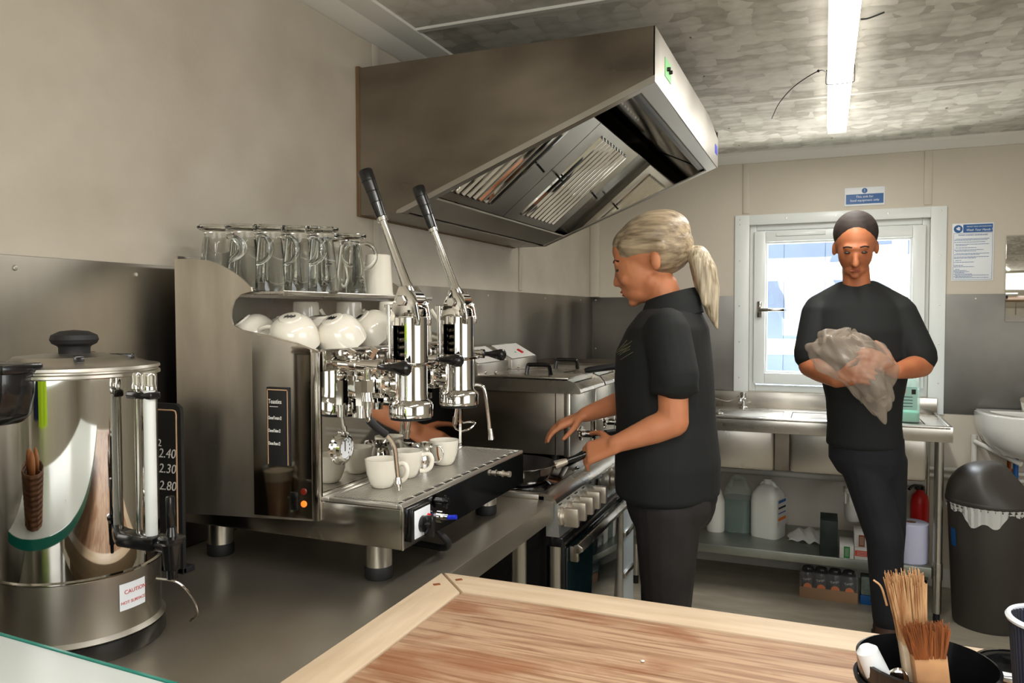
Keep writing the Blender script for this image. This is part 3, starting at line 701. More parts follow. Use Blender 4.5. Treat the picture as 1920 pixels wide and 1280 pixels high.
v = G().cyl((-.7125, 1.36, 1.002), (-.706, 1.36, 1.002), .012, n=20).cyl((-.706, 1.36, 1.002), (-.694, 1.36, 1.002), .006, n=14).part('toggle_base', chrome_d, EM)
G().cyl((-.694, 1.36, 1.002), (-.676, 1.361, 1.004), .0048, n=12).part('toggle', blue_p, v, 'blue toggle lever')
G().cyl((-.7125, 1.665, 1.03), (-.69, 1.665, 1.03), .005, n=14).cyl((-.705, 1.665, 1.03), (-.702, 1.665, 1.03), .008, n=14).cyl((-.69, 1.665, 1.03), (-.684, 1.665, 1.03), .007, n=14).part('brass_fitting', knob_m, EM)
G().tube([(-.74, 1.4, .96), (-.72, 1.41, .935), (-.74, 1.43, .915), (-.8, 1.45, .91), (-.9, 1.46, .908)], .007, 10).part('drain_hose', black_r, EM)

# ------------------------------------------------------------------ glasses and cups
GRP = 'glass mugs upside down on the machine shelf'
def glass_mug(loc, label, rz, sc=1):
    t = thing('glass_mug', loc, label, 'glass mug', GRP); x, y, z = loc
    prof = [(.0365, 0), (.0345, .025), (.031, .06), (.0265, .1), (.0235, .122), (.0245, .126), (.035, .130), (.0375, .134), (.036, .139), (.02, .1385), (0, .137)]
    inn = [(0, .116), (.021, .114), (.024, .1), (.0285, .06), (.032, .025), (.034, .001), (.0365, 0)]
    G().lathe(loc, [(a*sc, b*sc) for a, b in prof+inn], 36, cap=False).part('bowl', glass, t)
    c, s = cos(rz), sin(rz)
    def q(rr, zz): return (x+c*rr*sc, y+s*rr*sc, z+zz*sc)
    G().tube([q(.0245, .116), q(.042, .117), q(.056, .103), q(.058, .083), q(.046, .064), q(.0295, .058)], .005*sc, 12).part('handle', glass, t)
    return t
mg0 = None
spots = [((-1.185, 1.26), .3, 'nearest glass mug at the left end of the shelf'), ((-1.125, 1.275), .3, 'second glass mug from the left on the shelf'), ((-1.083, 1.305), .4, 'third glass mug from the left on the shelf'),
         ((-1.045, 1.345), .4, 'fourth glass mug from the left on the shelf'), ((-1.003, 1.375), 2.0, 'big glass mug with its handle turned away, in front of the shelf row'),
         ((-1.19, 1.54), .5, 'rear glass mug seen between fourth and fifth mugs'), ((-1.10, 1.56), .2, 'glass mug behind the big glass mug'), ((-1.028, 1.52), .5, 'glass mug nearest the white mug on the shelf')]
proto = glass_mug((-1.185, 1.26, 1.456), 'x', 0)
for k, ((x, y), rz, lab) in enumerate(spots):
    if k == 0: o = proto; o.rotation_euler = (0, 0, rz); o['label'] = lab
    else: dup(proto, (x, y, 1.456), rz, lab)

def cup(name, loc, label, prof, inner, hz, hr, handle_pts, rot=(0, 0, 0), m=china, cat='cup', group=None, badge=False, ht=.005):
    t = thing(name, loc, label, cat, group); x, y, z = loc
    G().lathe(loc, prof+inner, 40, cap=False).part('bowl', m, t)
    if handle_pts: G().tube([(x+a, y, z+b) for a, b in handle_pts], ht, 12).part('handle', m, t)
    if badge:
        top = prof[0][1] if prof[0][0] else prof[0][1]
        g = G()
        for k in range(9):
            a = radians(-70+k*17.5)
            rr = .012
            g.box(x-.010+k*.0025-.0007, x-.010+k*.0025+.0007, y-.004-(k % 3)*.002, y+.004+((k+1) % 3)*.002, z-.0006, z-.0001)
        g.box(x-.012, x+.012, y-.001, y+.0008, z-.0006, z-.0001)
        g.part('printed_mark', choc, t, 'dark printed mark under the foot')
    t.rotation_euler = rot
    return t
# bowls are built right way up (foot at z=0) then tipped
P1 = [(0, 0), (.019, 0), (.022, .001), (.0235, .004), (.031, .007), (.039, .014), (.045, .024), (.0485, .036), (.0502, .05), (.0505, .064)]
P2 = [(.049, .064), (.0485, .05), (.0465, .036), (.043, .025), (.037, .016), (.029, .01), (.015, .008), (0, .008)]
hb = [(.047, .052), (.062, .054), (.072, .044), (.07, .03), (.055, .024), (.041, .024)]
UP = pi
def face(D): return (-Vector(D)).to_track_quat('Z', 'Y').to_euler()
bowls = [((-1.11, 1.275, 1.372), (-.45, -.45, .8), 'white coffee bowl at the left opening of the cup tray, tilted'),
         ((-1.0, 1.272, 1.376), (.12, -.42, .9), 'large white cup upside down, front left on the cup tray'),
         ((-.942, 1.345, 1.374), (-.12, -.5, .85), 'white cup upside down in the middle of the cup tray'),
         ((-.935, 1.452, 1.380), (-.42, -.55, .78), 'white cup tilted left against its neighbour on the cup tray'),
         ((-1.10, 1.38, 1.374), (0, 0, 1), 'white cup in shadow behind the front left cup'),
         ((-1.04, 1.42, 1.374), (0, -.1, 1), 'white cup behind the middle cup, partly hidden')]
bp = None
for c_, D, lab in bowls:
    D = Vector(D).normalized(); loc = tuple(Vector(c_)+D*.032)
    if bp is None: bp = o = cup('coffee_cup', loc, lab, P1, P2, 0, 0, hb, face(D), group='white cups stacked upside down under the shelf', badge=True)
    else: o = dup(bp, loc, label=lab, rot=face(D))
# tall white mugs
MP = [(0, 0), (.028, 0), (.03, .002), (.032, .03), (.0355, .09), (.037, .098)]; MI = [(.035, .098), (.0335, .09), (.03, .03), (.028, .008), (0, .006)]
mh = [(.035, .085), (.05, .088), (.06, .07), (.052, .045), (.04, .028), (.034, .018)]
wm = cup('white_mug', (-1.018, 1.625, 1.5545), 'tall white mug upside down on the upper shelf beside the levers', MP, MI, 0, 0, mh, (UP, 0, -2.6), cat='mug', ht=.0045)
dup(wm, (-.94, 1.56, 1.4385), label='tall white mug upside down at the right of the cup tray', rot=(UP, 0, .4))
dup(wm, (-.94, 1.68, 1.4385), label='tall white mug upside down behind the second lever', rot=(UP, 0, .4))
dup(wm, (-1.14, 1.50, 1.4385), label='tall grey-shadowed mug at the back of the cup tray', rot=(UP, 0, .4))
dup(wm, (-1.06, 1.56, 1.4385), label='tall shadowed mug beside it at the back of the cup tray', rot=(UP, 0, .4))
# espresso cups on the grate
CP = [(0, 0), (.016, 0), (.02, .002), (.025, .01), (.031, .028), (.034, .05), (.0345, .058)]; CI = [(.0325, .058), (.0315, .045), (.028, .025), (.02, .01), (0, .008)]
ch = [(.033, .048), (.048, .05), (.055, .038), (.051, .022), (.04, .014), (.029, .014)]
ec = cup('espresso_cup', (-.825, 1.325, 1.0598), 'white espresso cup nearest the camera on the drip grate', CP, CI, 0, 0, ch, (0, 0, .12), group='white cups on the drip grate')
dup(ec, (-.826, 1.425, 1.0598), .35, 'white espresso cup in the middle, behind the nearest cup')
dup(ec, (-.815, 1.578, 1.0598), 3.6, 'white espresso cup with coffee stain at the far end of the grate')
G().tube([(-.8145, 1.5432, 1.108), (-.8145, 1.5457, 1.09), (-.814, 1.5525, 1.072)], .0018, 6, 3).top('coffee_drip', b_print, 'brown coffee drip on the side of the far espresso cup', 'coffee stain')
JP = [(0, 0), (.022, 0), (.025, .003), (.027, .02), (.024, .038), (.021, .046), (.023, .052), (.028, .058)]; JI = [(.0265, .0575), (.021, .05), (.0195, .046), (.023, .036), (.0255, .02), (.022, .005), (0, .004)]
jg = cup('milk_jug', (-.835, 1.50, 1.0598), 'small polished steel milk jug between the cups', JP, JI, 0, 0, [(.024, .052), (.045, .054), (.052, .035), (.042, .02), (.026, .018)], (0, 0, .3), m=chrome, cat='jug', ht=.002)
G().prism([(-.011, 1.111), (-.044, 1.123), (-.03, 1.108)], 'y', 1.494, 1.506)
g = G(); g.quad((-.855, 1.492, 1.117), (-.878, 1.5, 1.123), (-.856, 1.508, 1.117), (-.858, 1.5, 1.108)); g.part('spout', chrome, jg)

# ------------------------------------------------------------------ hot water urn
ux_, uy_ = -1.08, .845; UR = .117
U = thing('water_urn', (ux_, uy_, .9), 'polished steel hot water urn at the left edge of the worktop', 'water boiler')
G().lathe((ux_, uy_, .9), [(UR+.004, 0), (UR+.006, .004), (UR+.004, .027), (UR, .029)], 72).part('foot_ring', black_p, U, 'black plastic foot ring')
G().lathe((ux_, uy_, .928), [(UR+.002, 0), (UR+.006, .003), (UR+.002, .007), (UR, .009), (UR, .094)], 72).part('base_band', steel, U, 'brushed steel base band')
G().lathe((ux_, uy_, 1.022), [(UR, 0), (UR+.003, .002), (UR+.003, .004), (UR-.001, .006), (UR-.001, .296)], 96, cap=False).part('body', mirror_m, U, 'mirror polished tank')
G().lathe((ux_, uy_, 1.316), [(UR-.001, 0), (UR+.004, .002), (UR+.004, .006), (UR+.001, .008), (UR+.001, .010), (UR+.004, .012), (UR+.003, .016), (UR-.01, .018), (.088, .024), (.082, .03), (.05, .033), (0, .034)], 72).part('lid', steel, U)
kb = G().lathe((ux_, uy_, 1.349), [(.022, 0), (.022, .009), (.0235, .012), (.031, .016), (.034, .022), (.032, .029), (.02, .035), (0, .037)], 36).part('lid_knob', black_r, U)
for a in (.5, 2.2, -.6): G().box(ux_+.07*cos(a)-.018, ux_+.07*cos(a)+.018, uy_+.07*sin(a)-.007, uy_+.07*sin(a)+.007, 1.34, 1.349, .002, rz=a).part('lid_clip', black_p, U)
# carrying handle
hx, hy = -1.062, .722
g = G().prism([(hx-.05, 1.262), (hx-.058, 1.30), (hx-.06, 1.335), (hx+.036, 1.335), (hx+.034, 1.30), (hx+.026, 1.268), (hx+.01, 1.256), (hx-.03, 1.254)], 'y', hy-.028, hy+.018, .005)
g.box(hx-.064, hx+.04, hy-.03, hy+.03, 1.328, 1.342, .004)
g.part('carry_handle', black_p, U)
# sight gauge with tap
sx_, sy_ = -.912, .832
g = G().cyl((sx_, sy_, 1.085), (sx_, sy_, 1.302), .0085, n=20); g.part('sight_tube', mat('opal_tube', (206, 208, 204), .25, coat=.3), U, 'pale sight glass tube')
G().cyl((sx_-.028, sy_+.004, 1.085), (sx_-.028, sy_+.004, 1.302), .0052, n=16).part('inner_tube', chrome_d, U)
for dx, rr in ((0, .0095), (-.028, .0065)): G().lathe((sx_+dx, sy_+(.004 if dx else 0), 1.30), [(rr+.001, 0), (rr+.001, .006), (rr, .008), (rr, .02), (rr-.002, .024), (0, .024)], 20).part('tube_cap', chrome, U)
G().box(sx_-.038, sx_+.012, sy_-.009, sy_+.011, 1.286, 1.297, .003).part('tube_clamp', black_p, U)
g = G().box(sx_-.06, sx_+.016, sy_-.014, sy_+.018, 1.064, 1.086, .006).cyl((sx_, sy_, 1.073), (-.872, sy_-.005, 1.073), .009, n=16)
tp = g.part('tap', black_p, U, 'black dispensing tap')
G().lathe((-.865, sy_-.008, 1.03), [(.007, 0), (.0075, .012), (.011, .014), (.014, .05), (.0185, .055), (.0185, .06), (.008, .062), (.006, .075), (0, .075)], 24).part('tap_body', black_p, tp)
G().box(-.871, -.861, sy_-.014, sy_-.003, 1.095, 1.15, .003).part('tap_lever', black_p, tp)
ca = G()
def cylp(a, z): return (ux_+(UR+.0012)*cos(a), uy_+(UR+.0012)*sin(a), z)
aL0, aL1 = -.22, .16
ca.grid(lambda u_, v_: cylp(aL0+(aL1-aL0)*u_, .968+.04*v_), 10, 1)
ca.part('caution_label', white_s, U, 'white warning label')
def wrap_text(s, size, m, a0, z, parent, name='lettering'):
    t = text(parent, s, size, m, (0, 0, 0), (0, 0, 0), name, ext=.0001)
    off = OFF[parent.name]
    for v_ in t.data.vertices:
        p = v_.co+off; a = a0+p.x/UR; v_.co = Vector((ux_+(UR+.0018+p.z)*cos(a), uy_+(UR+.0018+p.z)*sin(a), z+p.y))-off
wrap_text('CAUTION', .0085, red_t, -.16, .992, U); wrap_text('HOT SURFACE', .0064, red_t, -.205, .977, U)
tag(G().tube([(-.958, .88, 1.0), (-.935, .9, .99), (-.925, .92, .96), (-.935, .94, .925), (-.96, .95, .906)], .002, 8).top('cable', chrome_d, 'thin grey cable loop behind the urn', 'cable'))

# price board behind the urn
pb = thing('price_board', (-1.22, 1.135, .9), 'black chalk price board behind the hot water urn', 'chalkboard')
G().prism([(-1.286, .9), (-1.286, 1.235), (-1.17, 1.235), (-1.16, 1.228), (-1.158, 1.215), (-1.158, .9)], 'y', 1.13, 1.138, 0).part('board', choc, pb)
G().tube([(-1.285, 1.1295, 1.222), (-1.2, 1.1295, 1.222), (-1.175, 1.1295, 1.222), (-1.169, 1.1295, 1.215), (-1.169, 1.1295, 1.19), (-1.17, 1.1295, .95)], .0016, 6, 3).part('border_line', tan_line, pb, 'pale tan border')
G().box(-1.286, -1.158, 1.13, 1.16, .9, .912, .002).part('foot', choc, pb)
for s_, z in (('2.40', 1.128), ('2.30', 1.098), ('2.80', 1.064)): text(pb, s_, .026, chalk, (-1.216, 1.1285, z), (pi/2, 0, 0), 'chalk_price', shear=.2)
text(pb, '2', .02, chalk, (-1.217, 1.1285, 1.15), (pi/2, 0, 0), 'chalk_price')

# reflection of the Toasties chalk sign, built as a solid board on machine side
tb = thing('toastie_reflection', (-.985, EY0-.011, 1.12), 'reflection of a narrow black chalk sign headed Toasties, built onto the coffee machine side', 'chalkboard')
G().box(-1.008, -.955, EY0-.0105, EY0-.0068, 1.115, 1.268, .001).part('board', choc, tb)
g = G()
for b in ((-1.006, -.957, 1.262, 1.264), (-1.006, -1.0045, 1.117, 1.264), (-.9585, -.957, 1.117, 1.264)): g.box(b[0], b[1], EY0-.0112, EY0-.0104, b[2], b[3])
g.part('border_line', tan_line, tb)
text(tb, 'Toasties', .0125, chalk, (-1.003, EY0-.0112, 1.236), (pi/2, 0, 0), 'chalk_writing', sx=.75)
g = G().box(-1.0, -.98, EY0-.0114, EY0-.0108, 1.2295, 1.2305); g.part('underline', chalk, tb)
for s_, z in (('Cheese/Tomato £2', 1.205), ('Cheese/Onion £2', 1.18), ('Cheese Beans £2', 1.155)): text(tb, s_, .0095, chalk, (-1.004, EY0-.0112, z), (pi/2, 0, 0), 'chalk_writing', sx=.43)

# ------------------------------------------------------------------ latte glasses (seen in the polished side plate)
def latte(loc, label):
    t = thing('latte_glass', loc, label, 'glass of coffee', 'lattes on the worktop near the camera'); x, y, z = loc
    G().lathe(loc, [(0, 0), (.024, 0), (.026, .004), (.03, .06), (.037, .13), (.038, .135), (.0365, .135), (.0285, .06), (.0245, .008), (0, .008)], 32, cap=False).part('glass', glass, t)
    G().lathe(loc, [(0, .0085), (.0238, .0085), (.0278, .06), (.0325, .1), (0, .1)], 32).part('coffee', latte_m, t, 'milky coffee')
    G().lathe(loc, [(0, .1005), (.0326, .1005), (.0352, .125), (0, .127)], 32).part('foam', foam_m, t, 'pale milk foam')
    G().tube([(x+.028, y, z+.06), (x+.045, y, z+.063), (x+.054, y, z+.045), (x+.048, y, z+.022), (x+.027, y, z+.016)], .004, 10).part('handle', glass, t)
    return t
l1 = latte((-1.245, .885, .9), 'glass of latte standing behind the urn, mirrored in the machine side')
dup(l1, (-1.243, .80, .9), 0, 'second glass of latte behind the urn, farther from the coffee machine')

# ------------------------------------------------------------------ range cooker
CX, CY0, CY1 = -.675, 1.965, 2.865
ck = thing('range_cooker', (-.95, 2.4, 0), 'wide stainless range cooker with black ceramic hob', 'cooker')
G().box(-1.285, -.70, CY0, CY1, .1, .895).part('carcass', black_p, ck)
G().box(-1.27, -.715, CY0+.015, CY1-.015, .912, .918, .001).part('hob', black_g, ck, 'black glass hob')
g = G().box(-1.285, -.70, CY0-.01, CY0+.016, .895, .915, .005).box(-1.285, -.70, CY1-.016, CY1, .895, .915, .005).box(-1.285, -1.268, CY0, CY1, .895, .915, .003)
g.prism([(-.72, .895), (-.72, .916), (-.705, .918), (-.682, .912), (-.67, .9), (-.667, .893)], 'y', CY0-.01, CY1)
g.part('hob_surround', steel, ck)
pn = G().prism([(-.70, .895), (-.668, .893), (-.662, .80), (-.70, .80)], 'y', CY0-.005, CY1).part('control_panel', mat('panel_steel', (200, 204, 204), .3, .9, var=.05), ck)
for k in range(5):
    y = 1.985+.072*k
    kn = G().lathe((-.666, y, .852), [(.025, 0), (.025, .006), (.021, .01), (.02, .016), (0, .017)], 28, (1, 0, .05)).part('knob', knob_m, pn)
    G().box(-.655, -.614, y-.009, y+.009, .826, .878, .004).part('knob_grip', knob_m, kn)
    g = G()
    for j in range(5): g.box(-.6665, -.6655, y-.012+j*.005, y-.0105+j*.005, .884, .888)
    g.part('dial_marks', choc, kn)
G().box(-.6655, -.6635, 2.335, 2.385, .842, .884, .001).part('clock_display', black_g, pn, 'small black clock display')
for dy, dz in ((-.03, 0), (.045, .02), (.045, -.018)): G().lathe((-.6655, 2.355+dy, .862+dz), [(.0055, 0), (.0055, .003), (0, .004)], 12, (1, 0, 0)).part('button', chrome_d, pn)
for y in (2.50, 2.62):
    kn = G().lathe((-.666, y, .852), [(.036, 0), (.036, .008), (.03, .012), (.028, .024), (0, .025)], 32, (1, 0, .05)).part('knob', knob_m, pn)
    G().box(-.645, -.63, y-.01, y+.01, .83, .874, .004).part('knob_grip', knob_m, kn)
G().box(-.70, -.652, CY0-.005, CY1, .772, .80, .004).part('black_band', black_p, ck)
for y in (CY0+.018, CY1-.02): G().cyl((-.682, y, .1), (-.682, y, .772), .017, n=20).part('column', tube_steel, ck)
dr = G().box(-.70, -.662, CY0+.045, 2.655, .16, .765, .004).part('oven_door', black_p, ck)
G().box(-.662, -.657, CY0+.05, 2.645, .17, .755, .001).part('door_glass', oven_glass, dr, 'dark glass oven door')
G().box(-.6625, -.6555, 2.645, 2.656, .16, .765, .001).part('door_edge', chrome_d, dr)
g = G().box(-.655, -.628, CY0+.06, CY0+.075, .715, .76, .004).box(-.655, -.628, 2.625, 2.645, .72, .76, .004)
g.prism([(-.64, .742), (-.64, .764), (-.628, .768), (-.614, .76), (-.612, .75), (-.624, .742)], 'y', CY0+.055, 2.65, .002)
g.part('door_handle', steel, dr)
G().box(-.70, -.664, 2.665, 2.85, .16, .765, .004).part('side_door', mat('cooker_side_white', (196, 206, 210), .3, .6), ck)
for z in (.3, .45, .6): G().box(-.664, -.655, 2.69, 2.82, z, z+.02, .003).part('side_handle', chrome_d, ck)
for x, y in ((-.72, CY0+.05), (-1.2, CY0+.05), (-.72, CY1-.05), (-1.2, CY1-.05)): G().cyl((x, y, 0), (x, y, .1), .02, n=14).part('foot', black_p, ck)

# ------------------------------------------------------------------ fryers standing on the hob
def fryer(y, label, lid=True):
    t = thing('deep_fryer', (-1.0, y+.145, .918), label, 'deep fryer', 'pair of fryers on the hob')
    y0, y1 = y, y+.29
    G().box(-1.24, -.79, y0+.008, y1-.008, .94, 1.15, .002).part('tank', hood_steel, t)
    G().box(-.79, -.768, y0, y1, .937, 1.15, .002).part('front_plate', steel, t, 'light steel front plate')
    G().box(-.822, -.819, y0+.0045, y0+.008, .94, 1.15).part('corner_seam', chrome_d, t)
    for yy in (y0+.03, y1-.03):
        for x in (-1.2, -.83): G().cyl((x, yy, .918), (x, yy, .942), .014, n=12).part('foot', black_r, t)
    g = G().prism([(-1.24, 1.15), (-.735, 1.147), (-.731, 1.152), (-.735, 1.165), (-.75, 1.182), (-.77, 1.19), (-.80, 1.19), (-1.24, 1.193)], 'y', y0-.004, y0)
    g.prism([(-1.24, 1.15), (-.735, 1.147), (-.731, 1.152), (-.735, 1.165), (-.75, 1.182), (-.77, 1.19), (-.80, 1.19), (-1.24, 1.193)], 'y', y1-.004, y1)
    g.prism([(-.77, 1.15), (-.735, 1.147), (-.731, 1.152), (-.735, 1.162), (-.77, 1.178)], 'y', y0, y1)
    g.box(-1.24, -.77, y0, y0+.03, 1.15, 1.182).box(-1.24, -.77, y1-.03, y1, 1.15, 1.182)
    g.part('top_rim', steel, t)
    G().box(-1.2, -.79, y0+.03, y1-.03, 1.14, 1.15).part('oil_well', black_p, t)
    if lid:
        l = G().box(-1.14, -.775, y0-.001, y1, 1.193, 1.199, .001).box(-.779, -.775, y0, y1, 1.18, 1.197).part('lid', steel, t)
        G().tube([(-.96, y0+.1, 1.198), (-.955, y0+.1, 1.226), (-.945, y0+.1, 1.232), (-.885, y0+.1, 1.232), (-.875, y0+.1, 1.226), (-.87, y0+.1, 1.198)], .0075, 8, 5).part('lid_handle', black_p, l, 'black lid handle')
        for x in (-1.1, -1.06): G().sph((x, y0+.06, 1.205), .006, 10).part('hinge_screw', chrome_d, l)
    hb_ = G().prism([(-1.27, 1.15), (-1.10, 1.15), (-1.10, 1.235), (-1.19, 1.285), (-1.27, 1.285)], 'y', y0+.0, y1-.02, .002).part('control_head', steel, t)
    G().prism([(-1.103, 1.2372), (-1.1005, 1.2385), (-1.1885, 1.2872), (-1.191, 1.286)], 'y', y0+.01, y1-.03).part('control_plate', box_w, hb_, 'white control plate')
    q = G().box(-.013, .013, -.008, .008, 0, .006, .001); bmesh.ops.transform(q.bm, matrix=Matrix.Translation((-1.135, y0+.17, 1.257)) @ Matrix.Rotation(radians(29), 4, 'Y'), verts=q.bm.verts[:])
    q.part('rocker_switch', red_m, hb_, 'red rocker switch')
    G().lathe((-1.135, y0+.12, 1.256), [(.005, 0), (.004, .003), (0, .004)], 10, (.5, 0, .87)).part('green_lamp', led_green, hb_, 'small green lamp')
    # drain tap
    g = G().lathe((-.768, y0+.12, 1.0), [(.026, 0), (.024, .005), (.014, .007), (.012, .04), (.016, .042), (.016, .055), (0, .056)], 24, (1, 0, 0))
    g.cyl((-.725, y0+.12, .975), (-.725, y0+.12, 1.045), .009, n=14).cyl((-.71, y0+.12, 1.0), (-.69, y0+.15, 1.0), .007, n=12)
    tp_ = g.part('drain_tap', chrome, t)
    G().cyl((-.69, y0+.15, 1.0), (-.66, y0+.2, 1.0), .011, n=14).part('tap_grip', black_r, tp_)
    return t
fr = fryer(2.385, 'steel deep fryer on the hob with a lidded top, nearer the coffee machine')
fr2 = dup(fr, (-1.0, 2.385+.145+.31, .918), label='second deep fryer farther along the hob beyond the lidded one')
bk = thing('frying_basket', (-.95, 2.62, 1.19), 'frying basket handle sticking out over the fryer rim', 'fryer basket')
G().tube([(-.86, 2.60, 1.198), (-.80, 2.60, 1.206), (-.77, 2.61, 1.212)], .004, 8).part('wire_arm', chrome_d, bk)
G().rod((-.785, 2.605, 1.208), (-.66, 2.635, 1.226), [(0, .007), (.1, .011), (.9, .012), (1, .008)], 14).part('grip', black_r, bk)
g = G().box(-1.22, -.76, 3.1, 3.1+.004, 1.13, 1.2).box(-1.22, -.76, 3.4, 3.404, 1.13, 1.2).box(-1.22, -1.216, 3.1, 3.4, 1.13, 1.2).box(-.764, -.76, 3.1, 3.4, 1.13, 1.2).box(-1.22, -.76, 3.1, 3.4, 1.125, 1.13)
g.top('steel_tray', hood_steel, 'deep dark steel tray behind the fryers in the corner', 'tray')
tbk = thing('corner_table', (-1.0, 3.6, 0), 'small stainless table in the far left corner behind the cooker', 'table')
G().box(-1.28, -.70, 2.98, 3.86, .86, .9, .002).part('worktop', worktop_m, tbk)
for x, y in ((-.74, 3.02), (-.74, 3.8), (-1.24, 3.02), (-1.24, 3.8)): G().cyl((x, y, 0), (x, y, .862), .02, n=14).part('leg', tube_steel, tbk)
g = G().box(-1.2, -.78, 3.08, 3.42, .9, 1.124, .004); g.top('oven_unit', hood_steel, 'plain steel counter unit under the corner tray', 'appliance')

# ------------------------------------------------------------------ frying pan
fpn = thing('frying_pan', (-.845, 2.07, .918), 'black non-stick frying pan with polished sides held by the woman', 'frying pan')
px_, py_ = -.845, 2.08
G().lathe((px_, py_, .919), [(0, 0), (.095, 0), (.104, .006), (.118, .03), (.127, .05), (.1295, .052), (.127, .053)], 56, cap=False).part('body', chrome_d, fpn, 'polished steel outside')
G().lathe((px_, py_, .919), [(.127, .0525), (.1155, .03), (.1, .008), (.092, .004), (0, .004)], 56, cap=False).part('lining', pan_black, fpn, 'black non-stick lining')
hd0 = Vector((-.725, 2.125, .965)); hd1 = Vector((-.585, 2.225, 1.015)); 
G().rod(hd0-Vector((.006, .003, .002)), hd0.lerp(hd1, .18), [(0, .014), (.6, .012), (1, .009)], 12).part('bracket', knob_m, fpn)
G().rod(hd0.lerp(hd1, .15), hd1, [(0, .007), (.1, .0095), (.6, .011), (.95, .012), (1, .008)], 14).part('handle', black_p, fpn, 'long black handle')

# ------------------------------------------------------------------ butcher block table in the foreground
BT = thing('butcher_block_table', (-.05, .72, 0), 'worn wooden butcher block table with pale frame in the foreground', 'table')
BZ = .945; bx0, bx1, by0, by1 = -.632, 1.25, .2, 1.215; fw = .074
def miter(px, name='frame_board', m=wood_l): return G().prism(px, 'z', BZ-.045, BZ, .0015).part(name, m, BT, 'pale wooden frame board')
miter([(bx0+.0035, by1), (bx1, by1), (bx1, by1-fw), (bx0+fw+.002, by1-fw)])
miter([(bx0, by1-.0035), (bx0, by0), (bx0+fw-.0015, by0), (bx0+fw-.0015, by1-fw-.0035)], m=wood_l2)
miter([(bx1-fw, by0), (bx1, by0), (bx1, by1-fw-.001), (bx1-fw, by1-fw-.001)], m=wood_l2)
G().box(bx0+fw+.001, bx1-fw-.001, by0, by1-fw-.003, BZ-.045, BZ-.0015, .001).part('board_top', worn_board, BT, 'scratched brown working surface')
for x, y in ((bx0+.045, by1-.025), (bx0+.02, by1-.06)): G().box(x-.006, x+.006, y-.004, y+.004, BZ, BZ+.0006, 0, rz=.7).part('dowel_plug', b_print, BT, 'brown dowel plug')
for x, y in ((-.55, .3), (1.15, .3), (-.55, 1.1), (1.15, 1.1)): G().box(x-.035, x+.035, y-.035, y+.035, 0, BZ-.045, .004).part('leg', wood_l, BT)
G().box(-.58, 1.18, .27, 1.13, .82, .899).part('apron', wood_l, BT)
G().sph((-.22, 1.0, BZ), (.003, .0025, .0015), 8).top('crumb', white_p, 'single white crumb on the wooden board', 'crumb')

# white ledge at the bottom left
wlg = thing('white_ledge', (-.4, .3, 0), 'glossy white counter ledge with green glass edge at bottom left', 'counter')
q = G().box(-1.24, .55, -.1, .555, 1.035, 1.05, .002); bmesh.ops.rotate(q.bm, cent=(-.6, .55, 1.04), matrix=Matrix.Rotation(radians(-3), 3, 'Z'), verts=q.bm.verts[:]); q.part('ledge_top', paint_white, wlg)
q = G().box(-1.24, .55, .555, .558, 1.033, 1.051, 0); bmesh.ops.rotate(q.bm, cent=(-.6, .55, 1.04), matrix=Matrix.Rotation(radians(-3), 3, 'Z'), verts=q.bm.verts[:]); q.part('glass_edge', rim_teal, wlg, 'green glass edge')
for x in (-.58, .45): G().box(x-.02, x+.02, .0, .04, 0, 1.035, .002).part('leg', tube_steel, wlg)
G().sph((-.735, .40, 1.0515), (.006, .002, .0015), 8).top('crumb', white_p, 'small white crumb on the glossy ledge', 'crumb')

# ------------------------------------------------------------------ utensil pot, brushes and friends
pt = thing('utensil_pot', (.105, .93, BZ), 'wide black pot holding brushes and utensils at bottom right', 'pot')
pc = (.108, .935, BZ)
G().lathe(pc, [(.058, 0), (.062, .004), (.069, .07), (.071, .085), (.068, .086), (.066, .07), (.058, .006), (0, .005)], 48).part('body', black_p, pt)
G().lathe((pc[0], pc[1], BZ+.055), [(.0685, 0), (.0725, .002), (.0735, .006), (.0695, .008)], 48, cap=False).part('collar', black_r, pt)
def brush(loc_top, loc_bot, wdt, m, hm, label, fr=.55, n=320, seed=1):
    t = thing('pastry_brush', loc_bot, label, 'brush'); rnd = random.Random(seed)
    T, B = Vector(loc_top), Vector(loc_bot); d = (T-B).normalized(); side = Vector((1, .25, 0)); side = (side-d*side.dot(d)).normalized(); back = d.cross(side)
    mid = B.lerp(T, fr)
    g = G()
    for k in range(n):
        a = rnd.uniform(-1, 1); b_ = rnd.uniform(-1, 1)
        p0 = mid+side*a*wdt*.42+back*b_*.008; p1 = mid+d*((T-mid).length*rnd.uniform(.82, 1.06))+side*a*wdt*.62+back*b_*.014+side*rnd.uniform(-.003, .003)
        g.cyl(p0, p1, .0014, .0005, n=4)
    bb = g.part('bristles', m, t); bb['kind'] = 'stuff'
    q = G()
    qm = Matrix((side, back, d)).transposed().to_4x4(); qm.translation = B
    L_ = (mid-B).length
    q.prism([(-wdt*.36, 0), (wdt*.36, 0), (wdt*.46, L_*.55), (wdt*.47, L_+.004), (-wdt*.47, L_+.004), (-wdt*.46, L_*.55)], 'y', -.0075, .0075, .0025)
    bmesh.ops.transform(q.bm, matrix=qm, verts=q.bm.verts[:])
    q.part('handle', hm, t)
    return t
b1 = brush((.084, .935, 1.122), (.106, .93, .96), .03, bristle, wood_l, 'tall pastry brush with pale frayed bristles in the black pot', seed=3)
G().tube([(.068, .935, 1.085), (.062, .935, 1.105), (.054, .935, 1.112)], .0012, 5).top('loose_bristle', bristle, 'single curled bristle at the left of the tall brush', 'bristle')
b2 = brush((.101, .90, 1.083), (.116, .885, .955), .036, bristle_d, wood_h, 'short pastry brush with dark brown bristles and stained wooden handle', seed=5, fr=.74)
